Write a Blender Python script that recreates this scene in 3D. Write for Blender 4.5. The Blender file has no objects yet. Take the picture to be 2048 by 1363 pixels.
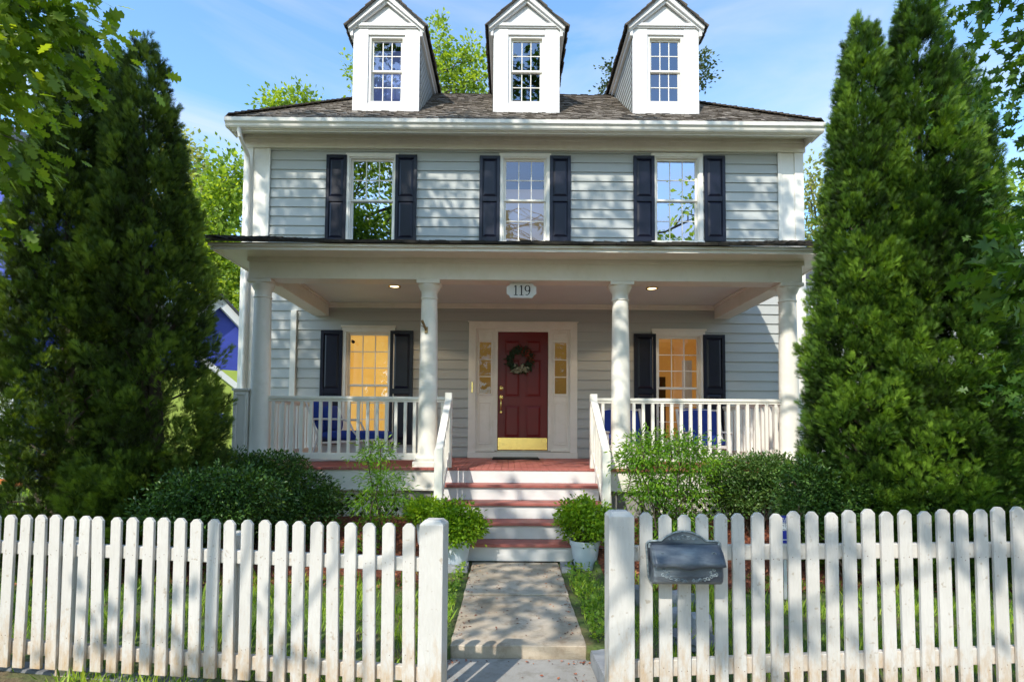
import bpy, math, random
import numpy as np
from mathutils import Vector, Matrix, noise as mnoise

random.seed(7)
SC = bpy.context.scene
COL = SC.collection
PI = math.pi

# ------------------------------------------------------------------ camera
F = 1140.0
PITCH, YAW, ROLL = math.radians(2.9), math.radians(-0.25), math.radians(0.40)
EYE = Vector((0, 0, 1.4))
SHIFT = 117.8 / 2048
RM = Matrix.Rotation(YAW, 3, 'Z') @ Matrix.Rotation(PI / 2 + PITCH, 3, 'X') @ Matrix.Rotation(ROLL, 3, 'Z')


def W(px, py, Y):
    """point on the vertical plane y=Y seen at photo pixel (px, py): returns X, Z"""
    v = RM @ Vector(((px - 1024) / F, -(py - 681.5 - SHIFT * 2048) / F, -1))
    t = Y / v.y
    return v.x * t, EYE.z + v.z * t


cam = bpy.data.cameras.new("camera")
cam.sensor_width = 36
cam.lens = F / 2048 * 36
cam.shift_y = SHIFT
cam.clip_end = 2000
co = bpy.data.objects.new("camera", cam)
COL.objects.link(co)
co.matrix_world = Matrix.Translation(EYE) @ RM.to_4x4()
SC.camera = co


# ------------------------------------------------------------------ helpers
def tag(o, label=None, cat=None, group=None, kind=None):
    if label: o['label'] = label
    if cat: o['category'] = cat
    if group: o['group'] = group
    if kind: o['kind'] = kind
    return o


def empty(name, loc, label, cat, group=None, rz=0):
    o = bpy.data.objects.new(name, None)
    COL.objects.link(o)
    o.empty_display_size = .1
    o.location = loc
    o.rotation_euler = (0, 0, rz)
    return tag(o, label, cat, group)


def link(name, me, mat, parent=None, world=True):
    o = bpy.data.objects.new(name, me)
    COL.objects.link(o)
    if mat: me.materials.append(mat)
    if parent is not None:
        o.parent = parent
        if world:
            b = Vector((0, 0, 0)); p = parent
            M = Matrix.Identity(4)
            chain = []
            while p is not None:
                chain.append(p); p = p.parent
            for q in reversed(chain):
                M = M @ q.matrix_parent_inverse @ q.matrix_basis
            o.matrix_parent_inverse = M.inverted()
    return o


class MB:
    def __init__(s): s.v = []; s.f = []

    def quad(s, a, b, c, d):
        n = len(s.v); s.v += [tuple(a), tuple(b), tuple(c), tuple(d)]; s.f.append((n, n + 1, n + 2, n + 3)); return s

    def poly(s, pts):
        n = len(s.v); s.v += [tuple(p) for p in pts]; s.f.append(tuple(range(n, n + len(pts)))); return s

    def box(s, x0, x1, y0, y1, z0, z1, M=None):
        if x0 > x1: x0, x1 = x1, x0
        if y0 > y1: y0, y1 = y1, y0
        if z0 > z1: z0, z1 = z1, z0
        n = len(s.v)
        p = [(x0, y0, z0), (x1, y0, z0), (x1, y1, z0), (x0, y1, z0), (x0, y0, z1), (x1, y0, z1), (x1, y1, z1), (x0, y1, z1)]
        if M is not None: p = [tuple(M @ Vector(q)) for q in p]
        s.v += p
        s.f += [tuple(n + i for i in q) for q in ((0, 3, 2, 1), (4, 5, 6, 7), (0, 1, 5, 4), (1, 2, 6, 5), (2, 3, 7, 6), (3, 0, 4, 7))]
        return s

    def frame(s, x0, x1, z0, z1, w, y0, y1, wt=None, wb=None):
        wt = w if wt is None else wt; wb = w if wb is None else wb
        s.box(x0, x0 + w, y0, y1, z0, z1); s.box(x1 - w, x1, y0, y1, z0, z1)
        s.box(x0 + w, x1 - w, y0, y1, z1 - wt, z1); s.box(x0 + w, x1 - w, y0, y1, z0, z0 + wb)
        return s

    def tube(s, pts, r, n=8, cap=True):
        pts = [Vector(p) for p in pts]
        if not hasattr(r, '__len__'): r = [r] * len(pts)
        base = len(s.v)
        up = Vector((0, 0, 1))
        prev = None
        for i, p in enumerate(pts):
            d = (pts[min(i + 1, len(pts) - 1)] - pts[max(i - 1, 0)])
            if d.length < 1e-9: d = Vector((0, 0, 1))
            d.normalize()
            if prev is None:
                a = d.cross(Vector((0.3, 0.9, 0.1)) if abs(d.z) > .9 else up).normalized()
            else:
                a = (prev - d * prev.dot(d)).normalized()
            prev = a
            b = d.cross(a)
            for k in range(n):
                t = 2 * PI * k / n
                s.v.append(tuple(p + (a * math.cos(t) + b * math.sin(t)) * r[i]))
        for i in range(len(pts) - 1):
            for k in range(n):
                k2 = (k + 1) % n
                s.f.append((base + i * n + k, base + i * n + k2, base + (i + 1) * n + k2, base + (i + 1) * n + k))
        if cap:
            s.f.append(tuple(base + k for k in reversed(range(n))))
            s.f.append(tuple(base + (len(pts) - 1) * n + k for k in range(n)))
        return s

    def bar(s, p0, p1, w, h, up=(0, 0, 1)):
        """rectangular bar between two points; w across, h along 'up'"""
        p0, p1 = Vector(p0), Vector(p1)
        d = (p1 - p0).normalized(); up = Vector(up)
        a = d.cross(up).normalized(); b = a.cross(d)
        n = len(s.v)
        for p in (p0, p1):
            for sa, sb in ((-1, -1), (1, -1), (1, 1), (-1, 1)):
                s.v.append(tuple(p + a * sa * w / 2 + b * sb * h / 2))
        s.f += [tuple(n + i for i in q) for q in ((0, 3, 2, 1), (4, 5, 6, 7), (0, 1, 5, 4), (1, 2, 6, 5), (2, 3, 7, 6), (3, 0, 4, 7))]
        return s

    def lathe(s, prof, cx, cy, n=32):
        base = len(s.v)
        for r, z in prof:
            for k in range(n):
                t = 2 * PI * k / n
                s.v.append((cx + r * math.cos(t), cy + r * math.sin(t), z))
        for i in range(len(prof) - 1):
            for k in range(n):
                k2 = (k + 1) % n
                s.f.append((base + i * n + k, base + i * n + k2, base + (i + 1) * n + k2, base + (i + 1) * n + k))
        s.f.append(tuple(base + k for k in reversed(range(n))))
        s.f.append(tuple(base + (len(prof) - 1) * n + k for k in range(n)))
        return s

    def prism(s, pts, y0, y1):
        """polygon in x,z extruded from y0 to y1"""
        n = len(s.v); k = len(pts)
        s.v += [(x, y0, z) for x, z in pts] + [(x, y1, z) for x, z in pts]
        s.f.append(tuple(n + i for i in range(k)))
        s.f.append(tuple(n + k + i for i in reversed(range(k))))
        for i in range(k):
            j = (i + 1) % k
            s.f.append((n + i, n + k + i, n + k + j, n + j))
        return s

    def build(s, name, mat, parent=None, bevel=0, smooth=False, seg=1):
        me = bpy.data.meshes.new(name)
        me.from_pydata(s.v, [], s.f)
        me.update()
        if smooth:
            for p in me.polygons: p.use_smooth = True
        o = link(name, me, mat, parent)
        if bevel:
            m = o.modifiers.new("bevel", 'BEVEL'); m.width = bevel; m.segments = seg; m.limit_method = 'ANGLE'
            m.angle_limit = math.radians(40)
        if smooth:
            m = o.modifiers.new("edges", 'EDGE_SPLIT'); m.split_angle = math.radians(38)
        return o


# ------------------------------------------------------------------ materials
def newmat(name):
    m = bpy.data.materials.new(name); m.use_nodes = True
    nt = m.node_tree; nt.nodes.clear()
    out = nt.nodes.new('ShaderNodeOutputMaterial')
    return m, nt, out


def N(nt, t, **k):
    n = nt.nodes.new(t)
    for a, b in k.items():
        if a in n.inputs.keys() if hasattr(n.inputs, 'keys') else False: n.inputs[a].default_value = b
        else: setattr(n, a, b)
    return n


def rgb(c): return (c[0], c[1], c[2], 1)


def ramp(nt, fac, stops, interp='LINEAR'):
    r = nt.nodes.new('ShaderNodeValToRGB')
    r.color_ramp.interpolation = interp
    e = r.color_ramp.elements
    while len(e) > 1: e.remove(e[-1])
    e[0].position = stops[0][0]; e[0].color = rgb(stops[0][1])
    for p, c in stops[1:]:
        x = e.new(p); x.color = rgb(c)
    if fac is not None: nt.links.new(fac, r.inputs['Fac'])
    return r


def noise_tex(nt, scale, detail=4, rough=.55, vec=None, stretch=None):
    n = nt.nodes.new('ShaderNodeTexNoise')
    n.inputs['Scale'].default_value = scale; n.inputs['Detail'].default_value = detail; n.inputs['Roughness'].default_value = rough
    g = nt.nodes.new('ShaderNodeNewGeometry')
    src = vec or g.outputs['Position']
    if stretch:
        mp = nt.nodes.new('ShaderNodeMapping'); mp.inputs['Scale'].default_value = stretch
        nt.links.new(src, mp.inputs['Vector']); src = mp.outputs['Vector']
    nt.links.new(src, n.inputs['Vector'])
    return n


def mix(nt, fac, a, b, blend='MIX'):
    m = nt.nodes.new('ShaderNodeMix'); m.data_type = 'RGBA'; m.blend_type = blend
    for s, v in ((m.inputs[0], fac), (m.inputs[6], a), (m.inputs[7], b)):
        if hasattr(v, 'links') or hasattr(v, 'is_linked'): nt.links.new(v, s)
        elif hasattr(v, '__len__'): s.default_value = rgb(v)
        else: s.default_value = v
    return m.outputs[2]


def mapr(nt, src, a, b, c=0, d=1):
    m = nt.nodes.new('ShaderNodeMapRange')
    m.inputs[1].default_value = a; m.inputs[2].default_value = b; m.inputs[3].default_value = c; m.inputs[4].default_value = d
    nt.links.new(src, m.inputs[0])
    return m.outputs[0]


def pz(nt, axis=2):
    g = nt.nodes.new('ShaderNodeNewGeometry'); s = nt.nodes.new('ShaderNodeSeparateXYZ')
    nt.links.new(g.outputs['Position'], s.inputs[0]); return s.outputs[axis]


def finish(nt, out, color, rough=.5, bump=None, bstr=.3, bdist=.005, metal=0, spec=.5, coat=0):
    p = nt.nodes.new('ShaderNodeBsdfPrincipled')
    if hasattr(color, 'links') or hasattr(color, 'is_linked'): nt.links.new(color, p.inputs['Base Color'])
    else: p.inputs['Base Color'].default_value = rgb(color)
    if hasattr(rough, 'is_linked'): nt.links.new(rough, p.inputs['Roughness'])
    else: p.inputs['Roughness'].default_value = rough
    p.inputs['Metallic'].default_value = metal
    p.inputs['Specular IOR Level'].default_value = spec
    p.inputs['Coat Weight'].default_value = coat
    if bump is not None:
        b = nt.nodes.new('ShaderNodeBump'); b.inputs['Strength'].default_value = bstr; b.inputs['Distance'].default_value = bdist
        nt.links.new(bump, b.inputs['Height']); nt.links.new(b.outputs[0], p.inputs['Normal'])
    nt.links.new(p.outputs[0], out.inputs[0])
    return p


def paint(name, c, rough=.5, var=.08, scale=3.0, bstr=.15, grime=None, gz=None, stretch=None, spec=.4):
    m, nt, out = newmat(name)
    n1 = noise_tex(nt, scale, 5, .6, stretch=stretch)
    n2 = noise_tex(nt, 60, 3, .6, stretch=stretch)
    lo = tuple(x * (1 - var) for x in c); hi = tuple(min(1, x * (1 + var * .6)) for x in c)
    col = mix(nt, mapr(nt, n1.outputs[0], .3, .7), lo, hi)
    if grime:
        g = mapr(nt, noise_tex(nt, 5, 6, .7).outputs[0], .5, .75, 0, .55)
        col = mix(nt, g, col, grime)
    finish(nt, out, col, rough, n2.outputs[0], bstr, .002, spec=spec)
    return m


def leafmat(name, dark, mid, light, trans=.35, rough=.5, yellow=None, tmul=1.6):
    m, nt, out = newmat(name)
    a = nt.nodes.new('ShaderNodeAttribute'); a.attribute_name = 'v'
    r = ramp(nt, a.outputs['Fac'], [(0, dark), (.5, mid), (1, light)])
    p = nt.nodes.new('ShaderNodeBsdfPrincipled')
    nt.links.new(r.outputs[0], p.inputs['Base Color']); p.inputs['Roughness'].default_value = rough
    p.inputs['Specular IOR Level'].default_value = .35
    t = nt.nodes.new('ShaderNodeBsdfTranslucent')
    tc = mix(nt, 1.0, r.outputs[0], (1.5 * tmul, 1.35 * tmul, .35 * tmul), 'MULTIPLY')
    nt.links.new(tc, t.inputs[0])
    s = nt.nodes.new('ShaderNodeMixShader'); s.inputs[0].default_value = trans
    nt.links.new(p.outputs[0], s.inputs[1]); nt.links.new(t.outputs[0], s.inputs[2])
    nt.links.new(s.outputs[0], out.inputs[0])
    return m


M = {}
M['white'] = paint('white_trim_paint', (.84, .80, .72), .45, .05, 2.2, .1, grime=(.70, .66, .55))
M['white2'] = paint('white_dormer_paint', (.72, .70, .68), .45, .04, 2.2, .1)
M['siding'] = paint('gray_siding_paint', (.46, .475, .455), .55, .06, 1.6, .35, stretch=(.35, 1, 1.6))
M['shutter'] = paint('navy_shutter_paint', (.007, .008, .022), .34, .25, 6, .15)
M['red'] = paint('red_door_paint', (.155, .003, .005), .32, .12, 4, .1)
M['ceil'] = paint('porch_ceiling_paint', (.76, .79, .79), .5, .04, 2, .1)
M['soil'] = paint('dark_soil', (.05, .035, .022), .95, .5, 14, .8)
M['bark'] = paint('tree_bark', (.09, .07, .05), .95, .5, 12, 1.0, stretch=(1, 1, .3))
M['bark2'] = paint('pale_bark', (.17, .14, .11), .95, .4, 12, 1.0, stretch=(1, 1, .3))
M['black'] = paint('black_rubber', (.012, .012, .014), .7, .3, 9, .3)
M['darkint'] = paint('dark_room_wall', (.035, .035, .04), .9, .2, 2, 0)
M['blue'] = paint('blue_cushion_fabric', (.016, .045, .26), .9, .18, 9, .5)
M['chairwhite'] = paint('white_metal_frame', (.62, .62, .60), .4, .08, 6, .1)
M['bluehouse'] = paint('blue_house_siding', (.05, .075, .42), .6, .1, 1.5, .2, stretch=(.4, .4, 2))
M['lime'] = paint('lime_house_paint', (.40, .50, .10), .6, .12, 1.2, .15)
M['rooff'] = paint('dark_gray_roofing', (.06, .062, .07), .85, .3, 8, .5)
M['nwhite'] = paint('neighbour_white_siding', (.72, .73, .74), .6, .06, 1.2, .15)
M['pot'] = paint('white_plastic_pot', (.62, .68, .74), .45, .06, 4, .05)
M['orange'] = paint('orange_timber', (.55, .16, .04), .7, .2, 6, .4)
M['concblock'] = paint('gray_masonry', (.30, .29, .27), .9, .25, 6, .6)


def mat_picket():
    m, nt, out = newmat('weathered_white_picket_paint')
    n1 = noise_tex(nt, 2.5, 5, .6)
    n2 = noise_tex(nt, 26, 6, .75, stretch=(1, 1, .35))
    n3 = noise_tex(nt, 90, 4, .6, stretch=(1, 1, .15))
    col = mix(nt, mapr(nt, n1.outputs[0], .3, .7), (.55, .525, .485), (.65, .625, .585))
    # splashed dirt towards the ground
    z = pz(nt)
    low = mapr(nt, z, .52, -.02)
    ad = nt.nodes.new('ShaderNodeMath'); ad.operation = 'MULTIPLY_ADD'
    nt.links.new(low, ad.inputs[0]); ad.inputs[1].default_value = .72
    nt.links.new(mapr(nt, n2.outputs[0], .3, .7, -.36, .30), ad.inputs[2])
    f = mapr(nt, ad.outputs[0], .26, .80, 0, .85)
    col = mix(nt, f, col, (.46, .29, .13))
    spots = mapr(nt, noise_tex(nt, 34, 2, .5).outputs[0], .66, .74, 0, .6)
    col = mix(nt, spots, col, (.35, .27, .18))
    col = mix(nt, mapr(nt, n3.outputs[0], .35, .65, .16, 0), col, (.36, .33, .29))
    finish(nt, out, col, .55, n3.outputs[0], .6, .004)
    return m


M['rust'] = paint('rusty_nail_head', (.16, .08, .04), .8, .3, 20, .2)
M['picket'] = mat_picket()


def mat_shingle(name, cols, wet=None):
    m, nt, out = newmat(name)
    a = nt.nodes.new('ShaderNodeAttribute'); a.attribute_name = 'v'
    r = ramp(nt, a.outputs['Fac'], cols)
    n = noise_tex(nt, 40, 5, .7)
    n2 = noise_tex(nt, 2.0, 4, .6)
    col = mix(nt, mapr(nt, n.outputs[0], .3, .7, 0, .5), r.outputs[0], (.06, .045, .035))
    col = mix(nt, mapr(nt, n2.outputs[0], .45, .7, 0, .4), col, (.10, .085, .06))
    finish(nt, out, col, .9, n.outputs[0], .6, .01)
    return m


M['shingle'] = mat_shingle('weathered_cedar_shingle', [(0, (.065, .050, .036)), (.5, (.22, .18, .14)), (1, (.46, .40, .33))])
M['shingledark'] = mat_shingle('mossy_dark_shingle', [(0, (.02, .02, .018)), (.5, (.05, .045, .035)), (1, (.10, .085, .05))])


def mat_porchfloor():
    m, nt, out = newmat('brick_red_deck_paint')
    n = noise_tex(nt, 5, 6, .65, stretch=(.4, 1, 1)); n2 = noise_tex(nt, 70, 3, .6)
    col = mix(nt, mapr(nt, n.outputs[0], .3, .72), (.30, .075, .06), (.44, .15, .12))
    sp = mapr(nt, noise_tex(nt, 22, 4, .7).outputs[0], .62, .72, 0, .5)
    col = mix(nt, sp, col, (.36, .25, .20))
    finish(nt, out, col, .55, n2.outputs[0], .3, .003)
    return m


M['floor'] = mat_porchfloor()


def mat_metal(name, c, rough):
    m, nt, out = newmat(name)
    n = noise_tex(nt, 14, 4, .6)
    finish(nt, out, c, mapr(nt, n.outputs[0], .3, .7, rough * .7, rough * 1.4), noise_tex(nt, 5, 2).outputs[0], .12, .004, metal=1)
    return m


M['brass'] = mat_metal('polished_brass', (.86, .62, .22), .2)


def mat_mail():
    m, nt, out = newmat('verdigris_cast_metal')
    n = noise_tex(nt, 10, 5, .65, stretch=(.3, 1, 1)); n2 = noise_tex(nt, 45, 4, .6)
    r = ramp(nt, n.outputs[0], [(.3, (.035, .042, .065)), (.5, (.095, .115, .14)), (.68, (.22, .25, .27))])
    p = finish(nt, out, r.outputs[0], .42, n2.outputs[0], .3, .003, metal=.2)
    return m


M['mail'] = mat_mail()


def mat_mailraised():
    m, nt, out = newmat('worn_cast_ornament')
    n = noise_tex(nt, 50, 4, .6)
    finish(nt, out, mix(nt, mapr(nt, n.outputs[0], .35, .65), (.10, .14, .17), (.36, .40, .40)), .5, n.outputs[0], .3, .003, metal=.3)
    return m


M['mailraised'] = mat_mailraised()


def mat_glass(name, refl=.5, tint=(.9, .93, .95)):
    m, nt, out = newmat(name)
    g = nt.nodes.new('ShaderNodeBsdfGlossy'); g.inputs['Roughness'].default_value = .01
    g.inputs['Color'].default_value = (.70, .78, .95, 1)
    n = noise_tex(nt, 1.3, 2, .5)
    b = nt.nodes.new('ShaderNodeBump'); b.inputs['Strength'].default_value = .05; b.inputs['Distance'].default_value = .05
    nt.links.new(n.outputs[0], b.inputs['Height']); nt.links.new(b.outputs[0], g.inputs['Normal'])
    t = nt.nodes.new('ShaderNodeBsdfTransparent'); t.inputs[0].default_value = rgb(tint)
    s = nt.nodes.new('ShaderNodeMixShader')
    l = nt.nodes.new('ShaderNodeLayerWeight'); l.inputs['Blend'].default_value = .25
    nt.links.new(mapr(nt, l.outputs['Fresnel'], 0, 1, refl, 1), s.inputs[0])
    nt.links.new(t.outputs[0], s.inputs[1]); nt.links.new(g.outputs[0], s.inputs[2])
    nt.links.new(s.outputs[0], out.inputs[0])
    return m


M['glass'] = mat_glass('reflective_window_glass', .62)
M['glasslow'] = mat_glass('porch_window_glass', .14)
M['glassside'] = mat_glass('sidelight_glass', .02)
M['glassmid'] = mat_glass('hall_window_glass', .20)


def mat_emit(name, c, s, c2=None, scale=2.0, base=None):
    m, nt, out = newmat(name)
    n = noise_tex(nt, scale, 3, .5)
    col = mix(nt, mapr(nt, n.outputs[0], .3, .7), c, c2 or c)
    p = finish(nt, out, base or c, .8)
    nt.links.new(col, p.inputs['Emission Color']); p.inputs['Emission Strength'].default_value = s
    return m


M['blind'] = mat_emit('glowing_yellow_blind', (.95, .60, .16), .66, (.84, .46, .09), 1.6)  # blind emits its own light, no lamp stands behind it
M['warmroom'] = mat_emit('glowing_orange_room', (.72, .40, .10), .34, (.50, .25, .06), 1.2, base=(.5, .3, .1))  # walls emit the warm room light themselves
M['warmdim'] = mat_emit('glowing_warm_room', (.50, .40, .25), .42, (.30, .24, .15), 1.0, base=(.3, .25, .2))  # faint room light put into the walls as emission
M['dormblue'] = mat_emit('glowing_blue_blind_dormer', (.16, .21, .52), .42, (.13, .18, .46), 1.0, base=(.12, .15, .38))  # blue blind with its own emission
M['amber'] = mat_emit('glowing_amber_hall_wall', (.34, .18, .04), .45, (.22, .12, .03), 3.0, base=(.2, .12, .04))  # emission stands in for light in the hall
M['bulb'] = mat_emit('lit_lamp_lens', (1, .78, .42), 5.0)
M['darkwood'] = paint('dark_wood', (.06, .025, .012), .5, .3, 6, .2)
M['curtain'] = mat_emit('glowing_pale_curtain', (.42, .36, .30), .22, (.3, .25, .2), 5, base=(.6, .55, .5))  # curtain glows by itself as if lit from the room


def mat_ground():
    m, nt, out = newmat('lawn_soil_and_turf')
    n = noise_tex(nt, 2.2, 6, .65); n2 = noise_tex(nt, 35, 5, .7)
    g = mix(nt, mapr(nt, n2.outputs[0], .3, .7), (.045, .075, .015), (.13, .19, .04))
    d = mix(nt, mapr(nt, n2.outputs[0], .3, .7), (.11, .07, .04), (.26, .17, .10))
    c = mix(nt, mapr(nt, n.outputs[0], .50, .62, 0, .8), g, d)
    # bare earth beside the street side of the fence
    y = pz(nt, 1)
    c = mix(nt, mapr(nt, y, 3.45, 3.1), c, d)
    finish(nt, out, c, .95, n2.outputs[0], .8, .03)
    return m


M['ground'] = mat_ground()


def mat_mulch():
    m, nt, out = newmat('red_bark_mulch')
    n = noise_tex(nt, 28, 5, .75); n2 = noise_tex(nt, 5, 3, .6)
    c = ramp(nt, n.outputs[0], [(.3, (.03, .010, .006)), (.5, (.16, .045, .022)), (.7, (.38, .12, .05))])
    finish(nt, out, c.outputs[0], .95, n.outputs[0], 1.0, .03)
    return m


M['mulch'] = mat_mulch()


def mat_chip():
    m, nt, out = newmat('red_mulch_chip')
    a = nt.nodes.new('ShaderNodeAttribute'); a.attribute_name = 'v'
    r = ramp(nt, a.outputs['Fac'], [(0, (.05, .015, .008)), (.5, (.24, .065, .03)), (1, (.50, .18, .08))])
    finish(nt, out, r.outputs[0], .9)
    return m


M['chip'] = mat_chip()


def mat_concrete(name, a, b, stain):
    m, nt, out = newmat(name)
    n = noise_tex(nt, 1.8, 6, .65); n2 = noise_tex(nt, 110, 4, .7); n3 = noise_tex(nt, 9, 6, .7)
    c = mix(nt, mapr(nt, n.outputs[0], .3, .7), a, b)
    c = mix(nt, mapr(nt, n3.outputs[0], .50, .70, 0, .65), c, stain)
    c = mix(nt, mapr(nt, n2.outputs[0], .55, .75, 0, .35), c, (.22, .18, .14))
    finish(nt, out, c, .9, n2.outputs[0], .55, .006)
    return m


M['conc'] = mat_concrete('worn_concrete', (.33, .26, .18), (.58, .50, .40), (.19, .13, .08))
M['conc2'] = mat_concrete('gray_concrete', (.25, .24, .225), (.37, .355, .33), (.17, .15, .12))
M['granite'] = mat_concrete('blue_gray_granite', (.20, .21, .23), (.40, .41, .42), (.12, .12, .13))
M['fieldstone'] = mat_concrete('gray_fieldstone', (.10, .105, .12), (.24, .24, .24), (.06, .06, .06))

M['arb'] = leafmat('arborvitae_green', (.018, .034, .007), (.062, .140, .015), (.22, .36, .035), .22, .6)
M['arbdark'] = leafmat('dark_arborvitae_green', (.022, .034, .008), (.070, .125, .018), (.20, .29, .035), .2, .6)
M['azalea'] = leafmat('azalea_green', (.020, .052, .014), (.048, .115, .024), (.14, .25, .045), .18, .35)
M['azalea2'] = leafmat('light_azalea_green', (.025, .062, .016), (.065, .14, .03), (.20, .30, .08), .22, .35)
M['nandina'] = leafmat('nandina_green', (.045, .12, .012), (.11, .26, .02), (.26, .42, .035), .35, .4)
M['boxwood'] = leafmat('bright_shrub_green', (.06, .14, .010), (.18, .33, .02), (.40, .54, .045), .35, .4)
M['oak'] = leafmat('oak_leaf_green', (.05, .105, .012), (.14, .235, .024), (.28, .38, .05), .45, .45)
M['maple'] = leafmat('maple_leaf_green', (.025, .07, .012), (.05, .12, .016), (.10, .19, .03), .42, .45)
M['bgtree'] = leafmat('spring_tree_green', (.07, .14, .02), (.18, .28, .035), (.42, .52, .10), .4, .5)
M['bgtree2'] = leafmat('pale_tree_green', (.08, .11, .04), (.24, .28, .10), (.50, .50, .24), .35, .5)
M['pine'] = leafmat('pine_green', (.02, .04, .015), (.05, .08, .025), (.10, .13, .045), .2, .6)
M['grass'] = leafmat('grass_green', (.055, .13, .014), (.18, .32, .03), (.44, .54, .09), .35, .5)
M['wreathgreen'] = leafmat('wreath_dark_green', (.008, .025, .012), (.02, .05, .022), (.05, .09, .04), .1, .6)
M['wreathred'] = leafmat('wreath_red', (.10, .010, .006), (.26, .03, .015), (.42, .07, .03), .1, .6, tmul=.8)
M['wreathsilver'] = leafmat('wreath_silver', (.22, .22, .14), (.42, .40, .28), (.62, .58, .44), .1, .6, tmul=.8)

# ------------------------------------------------------------------ leaf mesh machinery
T_OVAL = (np.array([[0, 0, 0], [-.5, .45, .10], [0, .5, -.04], [.5, .45, .10], [0, 1, 0]], float),
          np.array([[0, 2, 1], [0, 3, 2], [1, 2, 4], [2, 3, 4]]))
T_THIN = (np.array([[0, 0, 0], [-.5, .4, .05], [.5, .4, .05], [0, 1, 0]], float), np.array([[0, 2, 1], [1, 2, 3]]))


def fan_template(k=5, spread=1.0, w=.10):
    v = []; f = []
    for i in range(k):
        a = (i / (k - 1) - .5) * spread * 1.7 if k > 1 else 0
        L = 1 - .38 * abs(i / (k - 1) - .5) * 2
        bx, by = math.sin(a) * .10, .10 * (1 - abs(math.cos(a)) * .4)
        tx, ty = math.sin(a) * L, math.cos(a) * L
        nx, ny = math.cos(a) * w, -math.sin(a) * w
        mx, my = tx * .5, ty * .5
        n = len(v)
        v += [[0, 0, 0], [mx - nx, my - ny, .05], [mx + nx, my + ny, .05], [tx, ty, -.06]]
        f += [[n, n + 2, n + 1], [n + 1, n + 2, n + 3]]
    return np.array(v, float), np.array(f)


def frond_template():
    v = []; f = []
    def sl(x, y, a, L, w, z):
        n = len(v); dx, dy = math.sin(a), math.cos(a)
        v.extend([[x - dy * w, y + dx * w, z], [x + dy * w, y - dx * w, z], [x + dx * L, y + dy * L, -z]]); f.append([n, n + 1, n + 2])
    sl(0, 0, 0, 1.0, .038, .03)
    for y, L in ((.12, .55), (.34, .50), (.56, .38)):
        sl(0, y, .55, L * 1.1, .042, .04); sl(0, y, -.55, L * 1.1, .042, -.02)
    return np.array(v, float), np.array(f)


T_FAN = frond_template()
T_NEEDLE = fan_template(5, 1.6, .03)


def star_template(pts, cup=.10):
    v = [[0, .45, 0]]
    for x, y in pts: v.append([x, y, cup * (abs(x) * 1.2) - .03])
    f = [[0, i, i + 1] for i in range(1, len(pts))] + [[0, len(pts), 1]]
    return np.array(v, float), np.array(f)


_h = [(.02, 0), (.07, .14), (.22, .20), (.12, .30), (.34, .44), (.17, .52), (.34, .72), (.15, .74), (.17, .92)]
T_OAK = star_template(_h + [(0, 1.0)] + [(-x, y) for x, y in reversed(_h)])
_m = [(.03, 0), (.30, .02), (.16, .16), (.52, .34), (.24, .44), (.30, .66), (.13, .62)]
T_MAPLE = star_template(_m + [(0, 1.0)] + [(-x, y) for x, y in reversed(_m)])


def norm(a): return a / np.maximum(np.linalg.norm(a, axis=-1, keepdims=True), 1e-9)


def leaf_mesh(name, parts, mat, parent=None):
    """parts: list of (P, D, Nn, S, width, template, var)"""
    AV = []; AF = []; AVar = []; off = 0
    for P, D, Nn, S, wd, (tv, tf), var in parts:
        D = norm(D); Wd = norm(np.cross(D, Nn)); Nn = np.cross(Wd, D)
        S = np.broadcast_to(np.asarray(S, float).reshape(-1, 1, 1), (len(P), 1, 1))
        V = P[:, None, :] + S * (tv[None, :, 0:1] * wd * Wd[:, None, :] + tv[None, :, 1:2] * D[:, None, :] + tv[None, :, 2:3] * Nn[:, None, :])
        k = len(tv)
        Fc = tf[None] + (np.arange(len(P)) * k)[:, None, None] + off
        AV.append(V.reshape(-1, 3)); AF.append(Fc.reshape(-1, 3)); AVar.append(np.repeat(np.clip(var, 0, 1), len(tf)))
        off += len(P) * k
    V = np.concatenate(AV).astype(np.float32); Fc = np.concatenate(AF).astype(np.int32); va = np.concatenate(AVar).astype(np.float32)
    me = bpy.data.meshes.new(name)
    me.vertices.add(len(V)); me.vertices.foreach_set('co', V.ravel())
    me.loops.add(len(Fc) * 3); me.loops.foreach_set('vertex_index', Fc.ravel())
    me.polygons.add(len(Fc)); me.polygons.foreach_set('loop_start', np.arange(0, len(Fc) * 3, 3, dtype=np.int32))
    me.update(calc_edges=True)
    at = me.attributes.new('v', 'FLOAT', 'FACE'); at.data.foreach_set('value', va)
    return link(name, me, mat, parent)


def blob_points(rng, blobs, n, shell=.35):
    """random points filling ellipsoids, more toward the surface"""
    vol = np.array([b[3] * b[4] * b[5] for b in blobs]) ** .67
    idx = rng.choice(len(blobs), n, p=vol / vol.sum())
    B = np.array(blobs)[idx]
    d = norm(rng.normal(size=(n, 3)))
    r = rng.random(n) ** shell
    return B[:, :3] + d * r[:, None] * B[:, 3:6], d, r


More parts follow.
